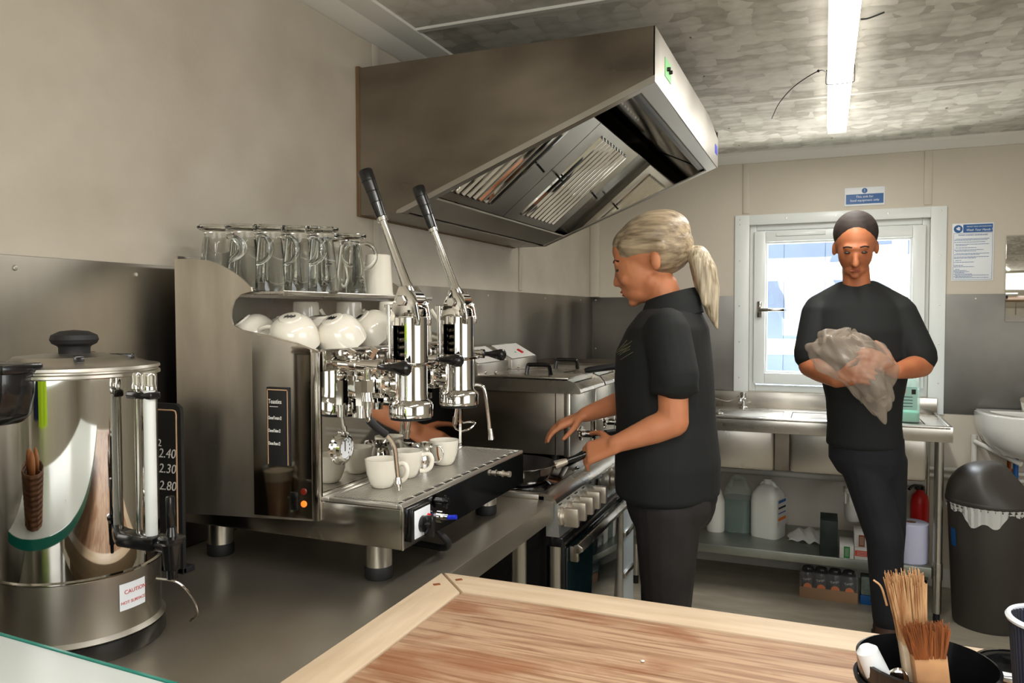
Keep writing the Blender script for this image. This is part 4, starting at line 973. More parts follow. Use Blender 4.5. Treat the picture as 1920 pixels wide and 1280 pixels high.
sp_ = thing('spatula', (.07, .91, .96), 'white plastic spatula handle leaning left in the black pot', 'spatula')
G().rod((.045, .905, 1.048), (.085, .915, .955), [(0, .006), (.05, .0115), (.35, .013), (1, .009)], 20).part('handle', mat('white_handle', (226, 230, 232), .35), sp_)
so = thing('steel_spoon', (.085, .92, .96), 'shiny steel spoon between spatula and brushes in the pot', 'spoon')
g = G().sph((.076, .905, 1.012), (.012, .004, .018), 20, (0, .25, 0)).rod((.079, .906, 1.0), (.085, .93, .955), [(0, .004), (1, .003)], 8); g.part('bowl', chrome, so)
jr = thing('round_tin', (.245, 1.115, BZ), 'round tin with a dark rim and a paper note inside', 'tin')
G().lathe((.237, 1.115, BZ), [(.052, 0), (.055, .002), (.055, .02), (.052, .021), (.045, .019), (.043, .006), (0, .005)], 48).part('body', black_p, jr)
G().lathe((.237, 1.115, BZ+.019), [(.0555, 0), (.056, .002), (.0535, .004), (.0515, .003)], 48, cap=False).part('rim', chrome_d, jr)
nt_ = G().box(.20, .272, 1.085, 1.12, BZ+.008, BZ+.0088, 0, rz=-.15).part('paper_note', white_s, jr, 'white paper note')
g = G()
for k in range(3): g.tube([(.21+j*.006, 1.094+k*.008-j*.0008+.0012*(-1)**(j*(k+1)), BZ+.0091) for j in range(8)], .0004, 4, 3)
g.part('scribble', choc, nt_)
dc = thing('ribbed_cup', (.235, 1.0, BZ), 'dark ribbed paper cup with a white rim at the right edge', 'paper cup')
G().lathe((.240, 1.0, BZ), [(.033, 0), (.034, .002), (.0425, .118), (.0425, .12)], 60, cap=False).part('inner_wall', navy_m, dc)
g = G()
for k in range(54):
    a = 2*pi*k/54; g.cyl((.24+.0335*cos(a), 1+.0335*sin(a), BZ+.001), (.24+.0425*cos(a), 1+.0425*sin(a), BZ+.122), .0013, .0017, n=6)
g.part('ribs', mat('cup_navy', (34, 36, 46), .6), dc)['kind'] = 'stuff'
G().lathe((.240, 1.0, BZ+.12), [(.0425, 0), (.046, .001), (.047, .004), (.045, .007), (.041, .006)], 48, cap=False).part('rim', white_s, dc, 'white rolled rim')
G().lathe((.240, 1.0, BZ+.1), [(0, 0), (.04, 0), (.0405, .003), (0, .003)], 48).part('contents', apron_m, dc, 'pale cream contents')

# ------------------------------------------------------------------ sink unit under the window
SK = thing('sink_unit', (.0, 4.15, 0), 'stainless steel double bowl sink unit under the window', 'sink')
SX0, SX1, SY0, SY1 = -.95, .53, 3.89, 4.42
def sheet_with_holes():
    g = G(); holes = ((-.52, -.19, 4.0, 4.26), (-.15, .19, 4.0, 4.26), (.26, .44, 4.0, 4.26))
    xs = [SX0]+[v_ for h in holes for v_ in h[:2]]+[SX1]
    g.box(SX0, SX1, SY0, 4.0, .888, .892).box(SX0, SX1, 4.26, SY1, .888, .892)
    for i in range(0, len(xs), 2): g.box(xs[i], xs[i+1], 4.0, 4.26, .888, .892)
    return g
g = sheet_with_holes()
g.box(SX0, SX1, SY0-.008, SY0+.012, .885, .902, .004).box(SX1-.012, SX1+.006, SY0, SY1, .885, .902, .004)
g.part('sink_top', steel, SK)
G().box(SX0, SX1+.006, SY0-.008, SY0-.005, .83, .9, .001).box(SX1+.003, SX1+.006, SY0-.005, SY1, .83, .9, .001).part('front_apron', steel, SK)
G().box(SX0, SX1+.006, SY1-.006, SY1+.01, .89, .975, .002).part('upstand', steel, SK)
G().box(SX0, -.218, SY0+.03, SY1-.06, .635, .888, .02).part('bowl_body', steel, SK)
G().box(-.152, .44, SY0+.03, SY1-.06, .637, .888, .02).part('bowl_body', steel, SK)
G().box(-.218, -.152, SY0+.06, SY0+.07, .64, .888).part('bowl_divider', hood_steel, SK)
for x0, x1 in ((-.52, -.19), (-.15, .19), (.26, .44)):
    G().box(x0+.003, x1-.003, 4.003, 4.257, .85, .8885).part('bowl_recess', splash_m, SK)
for x, y in ((.487, SY0+.025), (.487, SY1-.03), (-.9, SY0+.025), (-.9, SY1-.03)):
    l = G().cyl((x, y, .045), (x, y, .84), .0195, n=20).part('leg', tube_steel, SK)
    G().cyl((x, y, .2), (x, y, .275), .0225, n=20).part('collar', tube_steel, l)
    G().cyl((x, y, 0), (x, y, .05), .014, n=14).part('foot', black_r, l)
G().box(SX0, .462, SY0-.002, SY1-.01, .212, .255, .002).part('undershelf', mat('undershelf_steel', (150, 154, 146), .4, .9, var=.08), SK)
g = G().tube([(.14, 4.12, .72), (.14, 4.12, .64), (.14, 4.12, .6)], .02, 16)
trap = thing('sink_trap', (.14, 4.12, .38), 'white plastic bottle trap hanging under the right sink bowl', 'sink trap')
G().lathe((.14, 4.12, .40), [(0, -.02), (.03, -.018), (.038, 0), (.04, .02), (.04, .12), (.045, .122), (.045, .145), (.036, .147), (.036, .2), (.024, .202), (.024, .22), (.031, .222), (.031, .25), (.02, .252), (.02, .28)], 32).part('body', white_p, trap)
g = G()
for k in range(10):
    a = 2*pi*k/10; g.box(.14+.041*cos(a)-.004, .14+.041*cos(a)+.004, 4.12+.041*sin(a)-.004, 4.12+.041*sin(a)+.004, .47, .53)
g.part('grip_ribs', white_p, trap)
G().cyl((.14, 4.12, .67), (.14, 4.12, .70), .027, n=20).part('seal', black_r, trap)
G().cyl((SX0, 4.36, .545), (.48, 4.36, .545), .02, n=14).cyl((.14, 4.12, .545), (.14, 4.36, .545), .018, n=14).part('waste_pipe', white_p, trap)
G().cyl((.5, 4.39, .62), (1.4, 4.39, .62), .011, n=12).cyl((.5, 4.39, .585), (1.4, 4.39, .585), .011, n=12).top('water_pipes', white_trim, 'pair of pale water pipes along the back wall behind the bin', 'pipe')
def sink_tap(x, label):
    t = thing('sink_tap', (x, 4.36, .892), label, 'tap')
    G().lathe((x, 4.34, .892), [(.022, 0), (.022, .006), (.014, .01), (.013, .05), (.017, .055), (.018, .085), (.008, .092), (0, .093)], 20).part('body', chrome, t)
    G().tube([(x, 4.34, .935), (x-.01, 4.30, .945), (x-.012, 4.26, .93)], .009, 12).part('spout', chrome, t)
    return t
sink_tap(-.405, 'chrome tap at the left end of the sink under the window')
G().tube([(-.56, 4.3, .945), (-.48, 4.31, .93), (-.41, 4.32, .97)], .002, 6).top('plug_chain', chrome_d, 'thin plug chain looped to the left sink tap', 'chain')
G().lathe((-.50, 4.05, .893), [(.02, 0), (.022, .006), (.012, .01), (0, .011)], 20).top('sink_plug', chrome, 'round chrome sink plug on the left sink edge', 'sink plug')

# jerry cans and bottles
def jerry(name, x, y, z, w_, d_, h_, m, label, cat, liq=None, level=.6, cap=black_p, hl=None, rz=0):
    t = thing(name, (x, y, z), label, cat)
    def body(hh, ins, top=True):
        g = G(); q = [(0, .9), (.03, 1), (.62, 1), (.76, .93), (.88, .62), (.93, .3)] if top else [(0, .9), (.03, 1), (1, 1)]
        n = 32; R = []
        for tt, sc in q:
            ring = []
            for k in range(n):
                a = 2*pi*k/n; cx, sy = cos(a), sin(a); p = 4.5
                den = (abs(cx)**p+abs(sy)**p)**(1/p)
                ring.append(g.bm.verts.new((x+(w_/2-ins)*(sc if tt > .7 else (.97 if sc < 1 else 1))*cx/den, y+(d_/2-ins)*(sc if tt > .7 else (.97 if sc < 1 else 1))*sy/den, z+ins+(hh-ins)*tt)))
            R.append(ring)
        for a_, b_ in zip(R, R[1:]):
            for k in range(n): g.bm.faces.new((a_[k], a_[(k+1) % n], b_[(k+1) % n], b_[k]))
        g.bm.faces.new(R[0][::-1]); g.bm.faces.new(R[-1])
        return g
    body(h_, 0).part('body', m, t)
    if liq: body(h_*level, .003, False).part('liquid', liq, t, 'coloured liquid')
    G().tube([(x-w_*.28, y, z+h_*.78), (x-w_*.2, y, z+h_*.93), (x, y, z+h_*.97), (x+w_*.2, y, z+h_*.93), (x+w_*.30, y, z+h_*.76)], h_*.035, 10).part('handle', m, t)
    G().cyl((x-w_*.02, y, z+h_*.92), (x-w_*.02, y, z+h_*1.02), w_*.14, n=20).part('cap', cap, t)
    if rz: t.rotation_euler = (0, 0, rz)
    return t
jerry('soap_can', -.415, 4.2, .255, .145, .14, .295, hdpe, 'clear plastic can half full of dark green liquid on the undershelf', 'plastic can', green_liq, .6, cap=hdpe)
wj = jerry('bleach_can', -.26, 4.16, .255, .15, .15, .29, hdpe_w, 'opaque white plastic can with a side label on the undershelf', 'plastic can', cap=hdpe_w)
lb = G().box(-.186, -.184, 4.10, 4.22, .32, .46).part('label', box_w, wj)
for z, m, hh in ((.44, blue_s, .014), (.41, choc, .01), (.385, blue_s, .006), (.35, orange_m, .015)): G().box(-.184, -.1832, 4.11, 4.2, z, z+hh).part('print', m, lb)
wj.rotation_euler = (0, 0, -.35)
mj = jerry('mint_soap_can', .375, 4.12, .892, .10, .12, .235, mat('clear_can', (214, 236, 228), .2, alpha=.5), 'clear can with mint green liquid standing on the sink by the window', 'plastic can', mint_liq, .2, cap=white_p)
lb = G().box(.335, .41, 4.0575, 4.059, .95, 1.06).part('label', mat('can_label', (160, 200, 186), .5), mj)
for z in (.965, .98, .995, 1.01): G().box(.342, .39, 4.0568, 4.0575, z, z+.003).part('print', choc, lb)
G().box(.342, .36, 4.0568, 4.0575, 1.03, 1.048).part('print', orange_m, lb)
G().box(.385, .403, 4.0568, 4.0575, 1.025, 1.048).part('print', choc, lb)
sb = thing('spray_bottle', (-.56, 4.18, .255), 'white bottle with a black cap and hanging cloth behind the woman', 'bottle')
G().lathe((-.525, 4.15, .255), [(.045, 0), (.048, .01), (.048, .16), (.03, .21), (.016, .24), (.016, .25)], 28).part('body', white_p, sb)
G().cyl((-.525, 4.15, .505), (-.525, 4.15, .54), .018, n=18).part('cap', black_p, sb)

wr = G().grid(lambda a, b_: (-.06+(a-.5)*.2+.006*sin(9*b_+3*a), 4.16+(b_-.5)*.16+.006*sin(8*a), .262+.05*(sin(pi*a)*sin(pi*b_))**.7+.008*sin(23*a+4*b_)*sin(pi*a)), 26, 22)
wr.top('bag_bundle', film_b, 'folded bundle of clear plastic bags on the undershelf', 'plastic bags')
db = G().box(-.008, .07, 3.90, 4.06, .255, .425, .002); dbt = thing('dark_green_carton', (.03, 3.98, .255), 'tall dark green carton on the undershelf', 'carton')
db.part('carton', dgreen, dbt); G().box(-.004, .06, 3.93, 4.03, .4255, .427, .0005).part('flap', dgreen, dbt)
def carton(x, z, stripe, label, hor=False, txt=''):
    t = thing('small_carton', (x+.03, 3.97, z), label, 'carton', 'white cartons stacked on the undershelf')
    G().box(x, x+.062, 3.895, 4.05, z, z+.06, .001).part('carton', box_w, t)
    if hor: s_ = G().box(x+.002, x+.06, 3.8935, 3.8948, z+.018, z+.044).part('stripe', stripe, t)
    else: s_ = G().box(x+.019, x+.045, 3.8935, 3.8948, z+.003, z+.057).part('stripe', stripe, t)
    for k in range(3):
        if hor: G().box(x+.01, x+.052, 3.893, 3.8936, z+.023+k*.007, z+.0245+k*.007).part('print', box_w, s_)
        else: G().box(x+.025+k*.006, x+.0265+k*.006, 3.893, 3.8936, z+.01, z+.05).part('print', box_w, s_)
    return t
carton(.078, .255, g_print, 'white carton with a green stripe on the undershelf')
carton(.143, .255, red_t, 'white carton with a red band at the bottom of the stack', True)
carton(.141, .316, b_print, 'white carton with a brown stripe on top of the red one')
rl = thing('paper_roll', (.375, 3.99, .255), 'large pale blue centre-feed paper roll standing on the undershelf', 'paper roll')
G().lathe((.385, 3.985, .255), [(.072, 0), (.074, .002), (.074, .178), (.07, .18), (.022, .18), (.02, .178), (.02, .02), (.03, .0)], 56, cap=False).part('paper', paper_b, rl)
G().lathe((.385, 3.985, .256), [(.0185, 0), (.0215, 0), (.0215, .1795), (.0185, .1795)], 28).part('core', cardcore, rl)
G().lathe((.385, 3.985, .42), [(0, 0), (.019, 0), (.019, .002), (0, .002)], 24).part('core_shade', choc, rl)  # dark disc put in for the shade down inside the roll
fx = thing('fire_extinguisher', (.45, 4.3, .255), 'small red fire extinguisher behind the paper roll', 'fire extinguisher')
G().lathe((.455, 4.32, .255), [(.04, 0), (.043, .005), (.043, .2), (.036, .235), (.018, .255), (.014, .27)], 28).part('cylinder', red_m, fx)
G().box(.43, .47, 4.3, 4.335, .522, .545, .004).tube([(.45, 4.3, .54), (.42, 4.28, .545), (.40, 4.26, .53)], .007, 8).part('valve', black_p, fx)

# drink cans in a tray below the shelf
case = thing('drink_tray', (.03, 4.1, 0), 'shrink wrapped cardboard tray of soft drink cans on the floor', 'drink tray')
g = G().box(-.10, .165, 4.015, 4.02, .0, .055, .001).box(-.10, .165, 4.195, 4.2, .0, .055, .001).box(-.10, -.095, 4.02, 4.195, 0, .055).box(.16, .165, 4.02, 4.195, 0, .055).box(-.10, .165, 4.02, 4.195, 0, .004)
g.part('cardboard_tray', card, case)
G().box(-.102, .167, 4.012, 4.203, .05, .135, .012).part('shrink_film', mat('shrink_film', (230, 230, 230), .1, alpha=.12), case)
def can(loc, label, body=black_p, band=orange_m, txt='Tango'):
    t = thing('drink_can', loc, label, 'drink can', 'orange soda cans in the tray'); x, y, z = loc
    G().lathe(loc, [(.024, 0), (.031, .008), (.032, .012), (.032, .105), (.027, .116), (.026, .12), (.024, .118), (0, .117)], 28).part('can_body', body, t)
    G().lathe((x, y-.0325, z+.05), [(0, 0), (.02, 0), (.02, .001), (0, .001)], 20, (0, -1, 0)).part('orange_mark', band, t, 'orange fruit mark')
    text(t, txt, .016, box_w, (x-.022, y-.0335, z+.08), (pi/2, -.25, 0), 'lettering')
    return t
c0 = can((-.062, 4.056, .004), 'drink can at the left of the front row in the tray')
for k, (x, y, lab) in enumerate(((.0, 4.056, 'second drink can from the left in the front row'), (.064, 4.056, 'third drink can from the left in the front row'), (.128, 4.056, 'drink can at the right of the front row in the tray'),
        (-.062, 4.13, 'back row drink can on the left in the tray'), (0, 4.13, 'back row drink can, second from the left'), (.064, 4.13, 'back row drink can, third from the left'), (.128, 4.13, 'back row drink can on the right'))):
    dup(c0, (x, y, .004), 0, lab)
bc = thing('blue_drink_pack', (.21, 4.07, 0), 'pale drink pack with a blue base beside the can tray', 'drink pack')
G().box(.178, .24, 4.03, 4.1, .045, .135, .006).part('upper_pack', mat('pale_cans', (120, 134, 128), .3, .4, var=.2, vscale=40), bc)
G().box(.176, .242, 4.027, 4.103, 0, .045, .003).part('blue_tray', blue_s, bc)
G().box(.30, .38, 4.05, 4.2, .0, .06, .003).top('low_white_box', box_w, 'low white box on the floor behind the man', 'box')

# ------------------------------------------------------------------ bin
bn = thing('waste_bin', (.70, 4.0, 0), 'dark grey dome lidded waste bin right of the sink', 'bin')
bcx, bcy = .70, 3.985
G().lathe((bcx, bcy, 0), [(.135, 0), (.14, .01), (.168, .54), (.172, .545), (.172, .56)], 56).part('body', grey_p, bn)
g = G()
n = 56
def dome(a, b_):
    th = 2*pi*a; ph = b_*pi/2
    rr = .176*cos(ph)**.85 if b_ < 1 else 0; z = .575+.165*sin(ph)
    x, y = bcx+rr*cos(th), bcy+rr*sin(th)
    # opening flap recess facing right/front
    dd = (cos(th-radians(-30)))
    if dd > .0 and b_ < .9: k = min(1, dd*1.2)*sin(pi*min(1, b_/.9)); x -= .05*k*cos(radians(-30)); y -= .05*k*sin(radians(-30))
    return (x, y, z)
g.grid(dome, n, 16).lathe((bcx, bcy, .555), [(.174, 0), (.178, .004), (.178, .018), (.175, .022)], 56, cap=False)
bmesh.ops.remove_doubles(g.bm, verts=g.bm.verts[:], dist=1e-4)
g.part('lid', grey_p, bn, ang=50)
g = G()
def liner(a, b_):
    th = 2*pi*a; s_ = .03+.022*sin(3*th+1)+.01*sin(11*th)
    return (bcx+(.1745-.006*b_+.003*sin(40*th)+.002*sin(17*b_*3))*cos(th), bcy+(.1745-.006*b_+.003*sin(40*th))*sin(th), .557-s_*b_*1.6)
g.grid(liner, 120, 6).part('bin_liner', film_b, bn, 'white plastic liner edge')
la = radians(-157)
g = G(); g.grid(lambda a, b_: (bcx+(.161+.006*b_)*cos(la+.22*(a-.5)), bcy+(.161+.006*b_)*sin(la+.22*(a-.5)), .36+.08*b_), 6, 1).part('blue_label', blue_s, bn, 'small blue label')
# ------------------------------------------------------------------ hand basin
hbz = thing('hand_basin', (.95, 4.25, .7), 'white ceramic hand basin on the back wall at the right edge', 'basin')
prof = []
g = G()
out = [(.70, 4.43), (.70, 4.30), (.72, 4.20), (.80, 4.10), (.93, 4.06), (1.08, 4.06), (1.2, 4.12), (1.24, 4.2), (1.24, 4.43)]
inn = [(.76, 4.33), (.76, 4.28), (.79, 4.2), (.85, 4.14), (.94, 4.11), (1.07, 4.11), (1.15, 4.16), (1.18, 4.22), (1.18, 4.33)]
def ring(pts, z, sc=1, c=(.97, 4.28)): return [g.bm.verts.new((c[0]+(x-c[0])*sc, c[1]+(y-c[1])*sc, z)) for x, y in pts]
Rg = [ring(out, .73, .7), ring(out, .78, .88), ring(out, .83, .97), ring(out, .87, 1), ring(out, .93, 1), ring(inn, .93, 1), ring(inn, .86, .92), ring(inn, .82, .7)]
for a_, b_ in zip(Rg, Rg[1:]):
    for k in range(len(out)): g.bm.faces.new((a_[k], a_[(k+1) % len(out)], b_[(k+1) % len(out)], b_[k]))
g.bm.faces.new(Rg[-1]); g.bm.faces.new(Rg[0][::-1]); bmesh.ops.recalc_face_normals(g.bm, faces=g.bm.faces[:])
bmesh.ops.bevel(g.bm, geom=[e for e in g.bm.edges if len(e.link_faces) == 2 and e.calc_face_angle(0) > .9], offset=.008, segments=3, affect='EDGES')
g.part('bowl', mat('ceramic', (222, 220, 214), .1, coat=.6), hbz, ang=60)
g = G().cyl((.91, 4.36, .93), (.91, 4.36, .945), .025, n=20).rod((.91, 4.36, .94), (.87, 4.23, 1.0), [(0, .018), (.7, .017), (1, .014)], 18).rod((.90, 4.34, .955), (.94, 4.28, 1.02), [(0, .013), (.8, .016), (1, .01)], 16)
g.part('basin_tap', chrome, hbz)
G().sph((.942, 4.277, 1.022), .006, 10).part('red_spot', red_m, hbz, 'red hot water spot')
G().cyl((.85, 4.4, .72), (.85, 4.4, .55), .009, n=12).cyl((.85, 4.4, .62), (.85, 4.34, .64), .012, n=12).part('supply_pipe', copper, hbz)
G().cyl((.70, 4.38, .77), (.86, 4.2, .7), .012, n=12).cyl((.70, 4.40, .6), (.70, 4.40, .80), .014, n=12).part('bracket', white_p, hbz)
G().cyl((.865, 4.33, .6), (.865, 4.33, .72), .012, n=12).part('valve', blue_s, hbz)

# ------------------------------------------------------------------ signs and mirror
sg = thing('sink_sign', (.185, YB-.001, 1.972), 'small blue and white notice above the window about the sink', 'sign')
G().box(.09, .282, YB-.004, YB-.0005, 1.972, 2.068, .001).part('plate', white_s, sg)
q = G().box(.097, .276, YB-.0052, YB-.0038, 1.982, 2.033, 0).part('blue_field', blue_s, sg)
G().lathe((.186, YB-.004, 2.05), [(0, 0), (.0135, 0), (.0135, .0012), (0, .0012)], 24, (0, -1, 0)).part('blue_disc', blue_s, sg)
text(sg, '!', .022, white_s, (.186, YB-.0055, 2.042), (pi/2, 0, 0), 'lettering', 'CENTER')
text(q, 'This sink for\nfood equipment only', .0165, white_s, (.1865, YB-.0055, 2.014), (pi/2, 0, 0), 'lettering', 'CENTER', sx=1.0, line=1.15)
po = thing('hygiene_poster', (.68, YB-.001, 1.57), 'white wash your hands notice with blue heading right of the window', 'poster')
px0, px1, pz0, pz1 = .592, .774, 1.57, 1.858
G().box(px0, px1, YB-.0035, YB-.0005, pz0, pz1, .0008).part('sheet', white_s, po)
hdr = G().box(px0+.048, px1-.006, YB-.0045, YB-.0033, pz1-.046, pz1-.006).part('header', blue_s, po)
G().lathe((px0+.026, YB-.0035, pz1-.027), [(0, 0), (.0195, 0), (.0195, .001), (0, .001)], 28, (0, -1, 0)).part('blue_disc', blue_s, po)
G().sph((px0+.026, YB-.0045, pz1-.028), (.01, .0008, .005), 12, (0, .5, 0)).sph((px0+.03, YB-.0045, pz1-.021), (.007, .0008, .003), 12, (0, .5, 0)).part('hand_symbol', white_s, po)
text(hdr, 'PREVENT CROSS CONTAMINATION', .0085, white_s, (.709, YB-.0048, pz1-.02), (pi/2, 0, 0), 'lettering', 'CENTER', sx=.78)
text(hdr, 'Wash Your Hands !', .0165, white_s, (.709, YB-.0048, pz1-.039), (pi/2, 0, 0), 'lettering', 'CENTER', shear=.3, sx=.85)
g = G()
for b in ((px0+.006, px1-.006, pz1-.0495, pz1-.0485), (px0+.006, px1-.006, pz0+.006, pz0+.007), (px0+.006, px0+.007, pz0+.006, pz1-.049), (px1-.007, px1-.006, pz0+.006, pz1-.049)): g.box(b[0], b[1], YB-.0045, YB-.0034, b[2], b[3])
g.part('border_line', blue_s, po)
text(po, 'WASH HANDS GUIDELINES', .0105, blue_s, (.683, YB-.0045, pz1-.062), (pi/2, 0, 0), 'lettering', 'CENTER')
rows = [(.078, .95), (.084, .9), (.094, .85), (.105, .95), (.111, .35), (.122, .6), (.133, .8), (.139, .6), (.151, .95), (.157, .7), (.168, .95), (.174, .6), (.185, .2), (.194, .55), (.21, .25), (.217, .55), (.23, .15), (.236, .35), (.242, .42), (.248, .3), (.254, .5), (.26, .95), (.266, .5), (.272, .95)]
g = G()
rn = random.Random(4)
for dz, wd in rows:
    x = px0+.01+(.006 if rn.random() < .5 else 0); xe = px0+.01+(px1-px0-.022)*wd
    while x < xe:
        l_ = rn.uniform(.004, .012); g.box(x, min(x+l_, xe), YB-.0042, YB-.0034, pz1-dz-.0012, pz1-dz+.0012); x += l_+.0018
g.part('small_print', blue_s, po)['kind'] = 'stuff'
mr = thing('wall_mirror', (1.0, YB-.005, 1.365), 'frameless mirror on the back wall at the right edge', 'mirror')
G().box(.826, 1.25, YB-.01, YB-.004, 1.365, 1.79, .001).part('mirror_glass', mirror_m, mr)

# things by the near wall that the mirror, urn and machine reflect: shelf with jars, hanging coats
shf = thing('wall_shelf', (1.1, YF+.15, 1.3), 'white shelf with jars on the wall behind the camera', 'shelf')
G().box(1.3, 2.28, YF, YF+.25, 1.41, 1.44, .002).part('board', white_trim, shf)
for k, (x, m, h_) in enumerate(((1.4, red_m, .22), (1.55, white_p, .16), (1.7, green_liq, .28), (1.84, red_m, .2), (1.97, white_p, .24), (2.1, mint_liq, .3))):
    t = thing('sauce_bottle', (x, YF+.12, 1.44), ('red', 'white', 'dark green', 'short red', 'tall white', 'mint green')[k]+' bottle on the shelf behind the camera', 'bottle')
    G().lathe((x, YF+.12, 1.44), [(.04, 0), (.042, .01), (.04, h_*.7), (.018, h_*.85), (.016, h_)], 24).part('body', m, t)
    G().cyl((x, YF+.12, 1.44+h_), (x, YF+.12, 1.44+h_+.03), .019, n=16).part('cap', white_p if m is red_m else black_p, t)
def coat(x, y, m, label, band=None, w_=.42, h_=.85, face=1):
    t = thing('hanging_coat', (x, y, 1.0), label, 'coat')
    def fn(a, b_):
        th = 2*pi*a; wz = 1.0+h_*b_; ww = w_*.5*(1-.35*b_**3)*(1+.03*sin(9*th)); dd = .06*(1+.2*sin(7*th+4*b_))
        return (x+ww*cos(th), y+dd*sin(th), wz)
    g = G().grid(fn, 60, 14); g.part('cloth', m, t, ang=80)
    if band:
        for b0 in (.25, .42):
            def fb(a, b_):
                p = fn(a, b0+.06*b_); return (x+(p[0]-x)*1.02, y+(p[1]-y)*1.05, p[2])
            G().grid(fb, 60, 1).part('reflective_band', band, t, ang=80)
    G().tube([(x, y+.0, 1.0+h_+.08), (x+.01, y, 1.0+h_+.04), (x, y, 1.0+h_)], .004, 6).part('hook', chrome_d, t)
    return t
coat(-.70, YF+.35, hivis, 'yellow high visibility jacket hanging behind the camera', silver_t)
coat(-.98, YF+.09, navy_m, 'navy coat hanging behind the camera', w_=.36)
# wicker basket of bread on the ledge, seen mirrored in the urn
wb = thing('bread_basket', (-1.07, .45, 1.05), 'brown wicker basket of bread rolls on the white ledge', 'basket')
g = G()
for k in range(11):
    z = 1.052+k*.009; rr = .07+.002*k
    g.tube([(-1.07+(rr+.002*(-1)**j)*cos(2*pi*j/24), .45+(rr+.002*(-1)**j)*sin(2*pi*j/24), z) for j in range(24)], .0045, 6, 2, closed=True)
g.lathe((-1.07, .45, 1.05), [(0, 0), (.072, 0), (.072, .004), (0, .004)], 30)
g.part('weave', wicker, wb)
for k, (dx, dy) in enumerate(((-.03, -.02), (.03, -.02), (0, .03))):
    t = G().sph((-1.07+dx, .45+dy, 1.15), (.032, .028, .026), 16, (k, 0, k)); t.top('bread_roll', bread_m, ('left', 'right', 'rear')[k]+' bread roll in the wicker basket', 'bread roll', 'bread rolls in the basket')

# ------------------------------------------------------------------ person helpers
def tilt(g2, g, piv, ang, shift, sc=1.0, ax='Y'):
    bmesh.ops.transform(g2.bm, matrix=Matrix.Translation(Vector(piv)+Vector(shift)) @ Matrix.Rotation(ang, 4, ax) @ Matrix.Scale(sc, 4) @ Matrix.Translation(-Vector(piv)), verts=g2.bm.verts[:])
    if g is not None:
        me = bpy.data.meshes.new('m'); g2.bm.to_mesh(me); g.bm.from_mesh(me); bpy.data.meshes.remove(me); g2.bm.free()
    return g2
def hand(g, wrist, palm_dir, normal, thumb_side, curl, sc=1.0, spread=.18):
    """palm and five fingers as tapered capsules; palm_dir along fingers, normal = back-of-hand direction"""
    W = Vector(wrist); d = Vector(palm_dir).normalized(); nrm = Vector(normal); nrm = (nrm-d*nrm.dot(d)).normalized(); sd = d.cross(nrm)*thumb_side
    pl = .085*sc
    for k in range(4):
        o = (1.5-k)*.0175*sc
        g.cap2(W+sd*o*.55, .016*sc, W+d*pl+sd*o, .0125*sc, 10)
    lens = (.070, .078, .072, .056)
    for k in range(4):
        o = (1.5-k)*.019*sc; p = W+d*pl*.97+sd*o; dd = (d+sd*spread*(1.5-k)*.25).normalized(); L = lens[k]*sc; a = curl*.55
        for j, (fr_, rr) in enumerate(((.45, .0092), (.32, .0083), (.23, .0074))):
            dd = (dd*cos(a)-nrm*sin(a)).normalized(); nrm2 = nrm
            q = p+dd*L*fr_; g.cap2(p, rr*sc, q, (rr-.0008)*sc, 10); p = q
            a = curl
            # rotate frame
            dd = dd
    p = W+d*pl*.25+sd*.024*sc; dd = (d*.55+sd*.75-nrm*.25).normalized()
    for fr_, rr in ((.045, .0125), (.032, .0102), (.026, .0088)):
        q = p+dd*fr_*sc; g.cap2(p, rr*sc, q, (rr-.001)*sc, 10); p = q; dd = (dd+d*.45-nrm*curl*.25).normalized()
    return g

# ------------------------------------------------------------------ woman at the cooker
WY = 2.4
wo = thing('person', (-.45, WY, 0), 'woman with a blonde ponytail, black short-sleeved shirt and black jeans bending over the pan', 'person')
g = G()
g.loft([(-.445, WY, .78, .12, .165), (-.445, WY, .9, .128, .175), (-.452, WY, 1.02, .118, .155), (-.458, WY, 1.14, .12, .155), (-.47, WY, 1.26, .125, .165), (-.458, WY, 1.36, .105, .165), (-.45, WY, 1.41, .08, .11), (-.45, WY, 1.435, .05, .06)], 28)
g.cap2((-.438, WY, 1.38), .058, (-.475, WY, 1.50), .05)                        # neck
HP, HA, HS = (-.47, WY, 1.57), radians(-16), (-.02, 0, .018)
h_ = G()
h_.sph((-.482, WY, 1.598), (.102, .078, .088), 24).sph((-.532, WY, 1.55), (.072, .064, .098), 24).sph((-.545, WY, 1.482), (.05, .045, .036), 20, (0, .3, 0))
h_.cap2((-.5, WY-.03, 1.5), .03, (-.55, WY-.012, 1.468), .02).cap2((-.5, WY+.03, 1.5), .03, (-.55, WY+.012, 1.468), .02)
h_.cap2((-.594, WY, 1.568), .008, (-.611, WY, 1.526), .0105).sph((-.601, WY-.010, 1.521), (.010, .008, .008), 12).sph((-.601, WY+.010, 1.521), (.010, .008, .008), 12)
h_.sph((-.560, WY, 1.612), (.036, .052, .045), 20)
h_.cap2((-.583, WY-.034, 1.583), .011, (-.590, WY, 1.583), .012).cap2((-.583, WY+.034, 1.583), .011, (-.590, WY, 1.583), .012)
h_.sph((-.590, WY, 1.497), (.013, .022, .008), 14).sph((-.586, WY, 1.483), (.013, .02, .008), 14).sph((-.573, WY, 1.457), (.018, .02, .015), 14)
h_.sph((-.567, WY-.038, 1.527), (.024, .02, .022), 14).sph((-.567, WY+.038, 1.527), (.024, .02, .022), 14)
for s_ in (-1, 1):
    h_.sph((-.462, WY+s_*.079, 1.548), (.017, .009, .031), 14, (0, .15, 0))
tilt(h_, g, HP, HA, HS, 1.04)
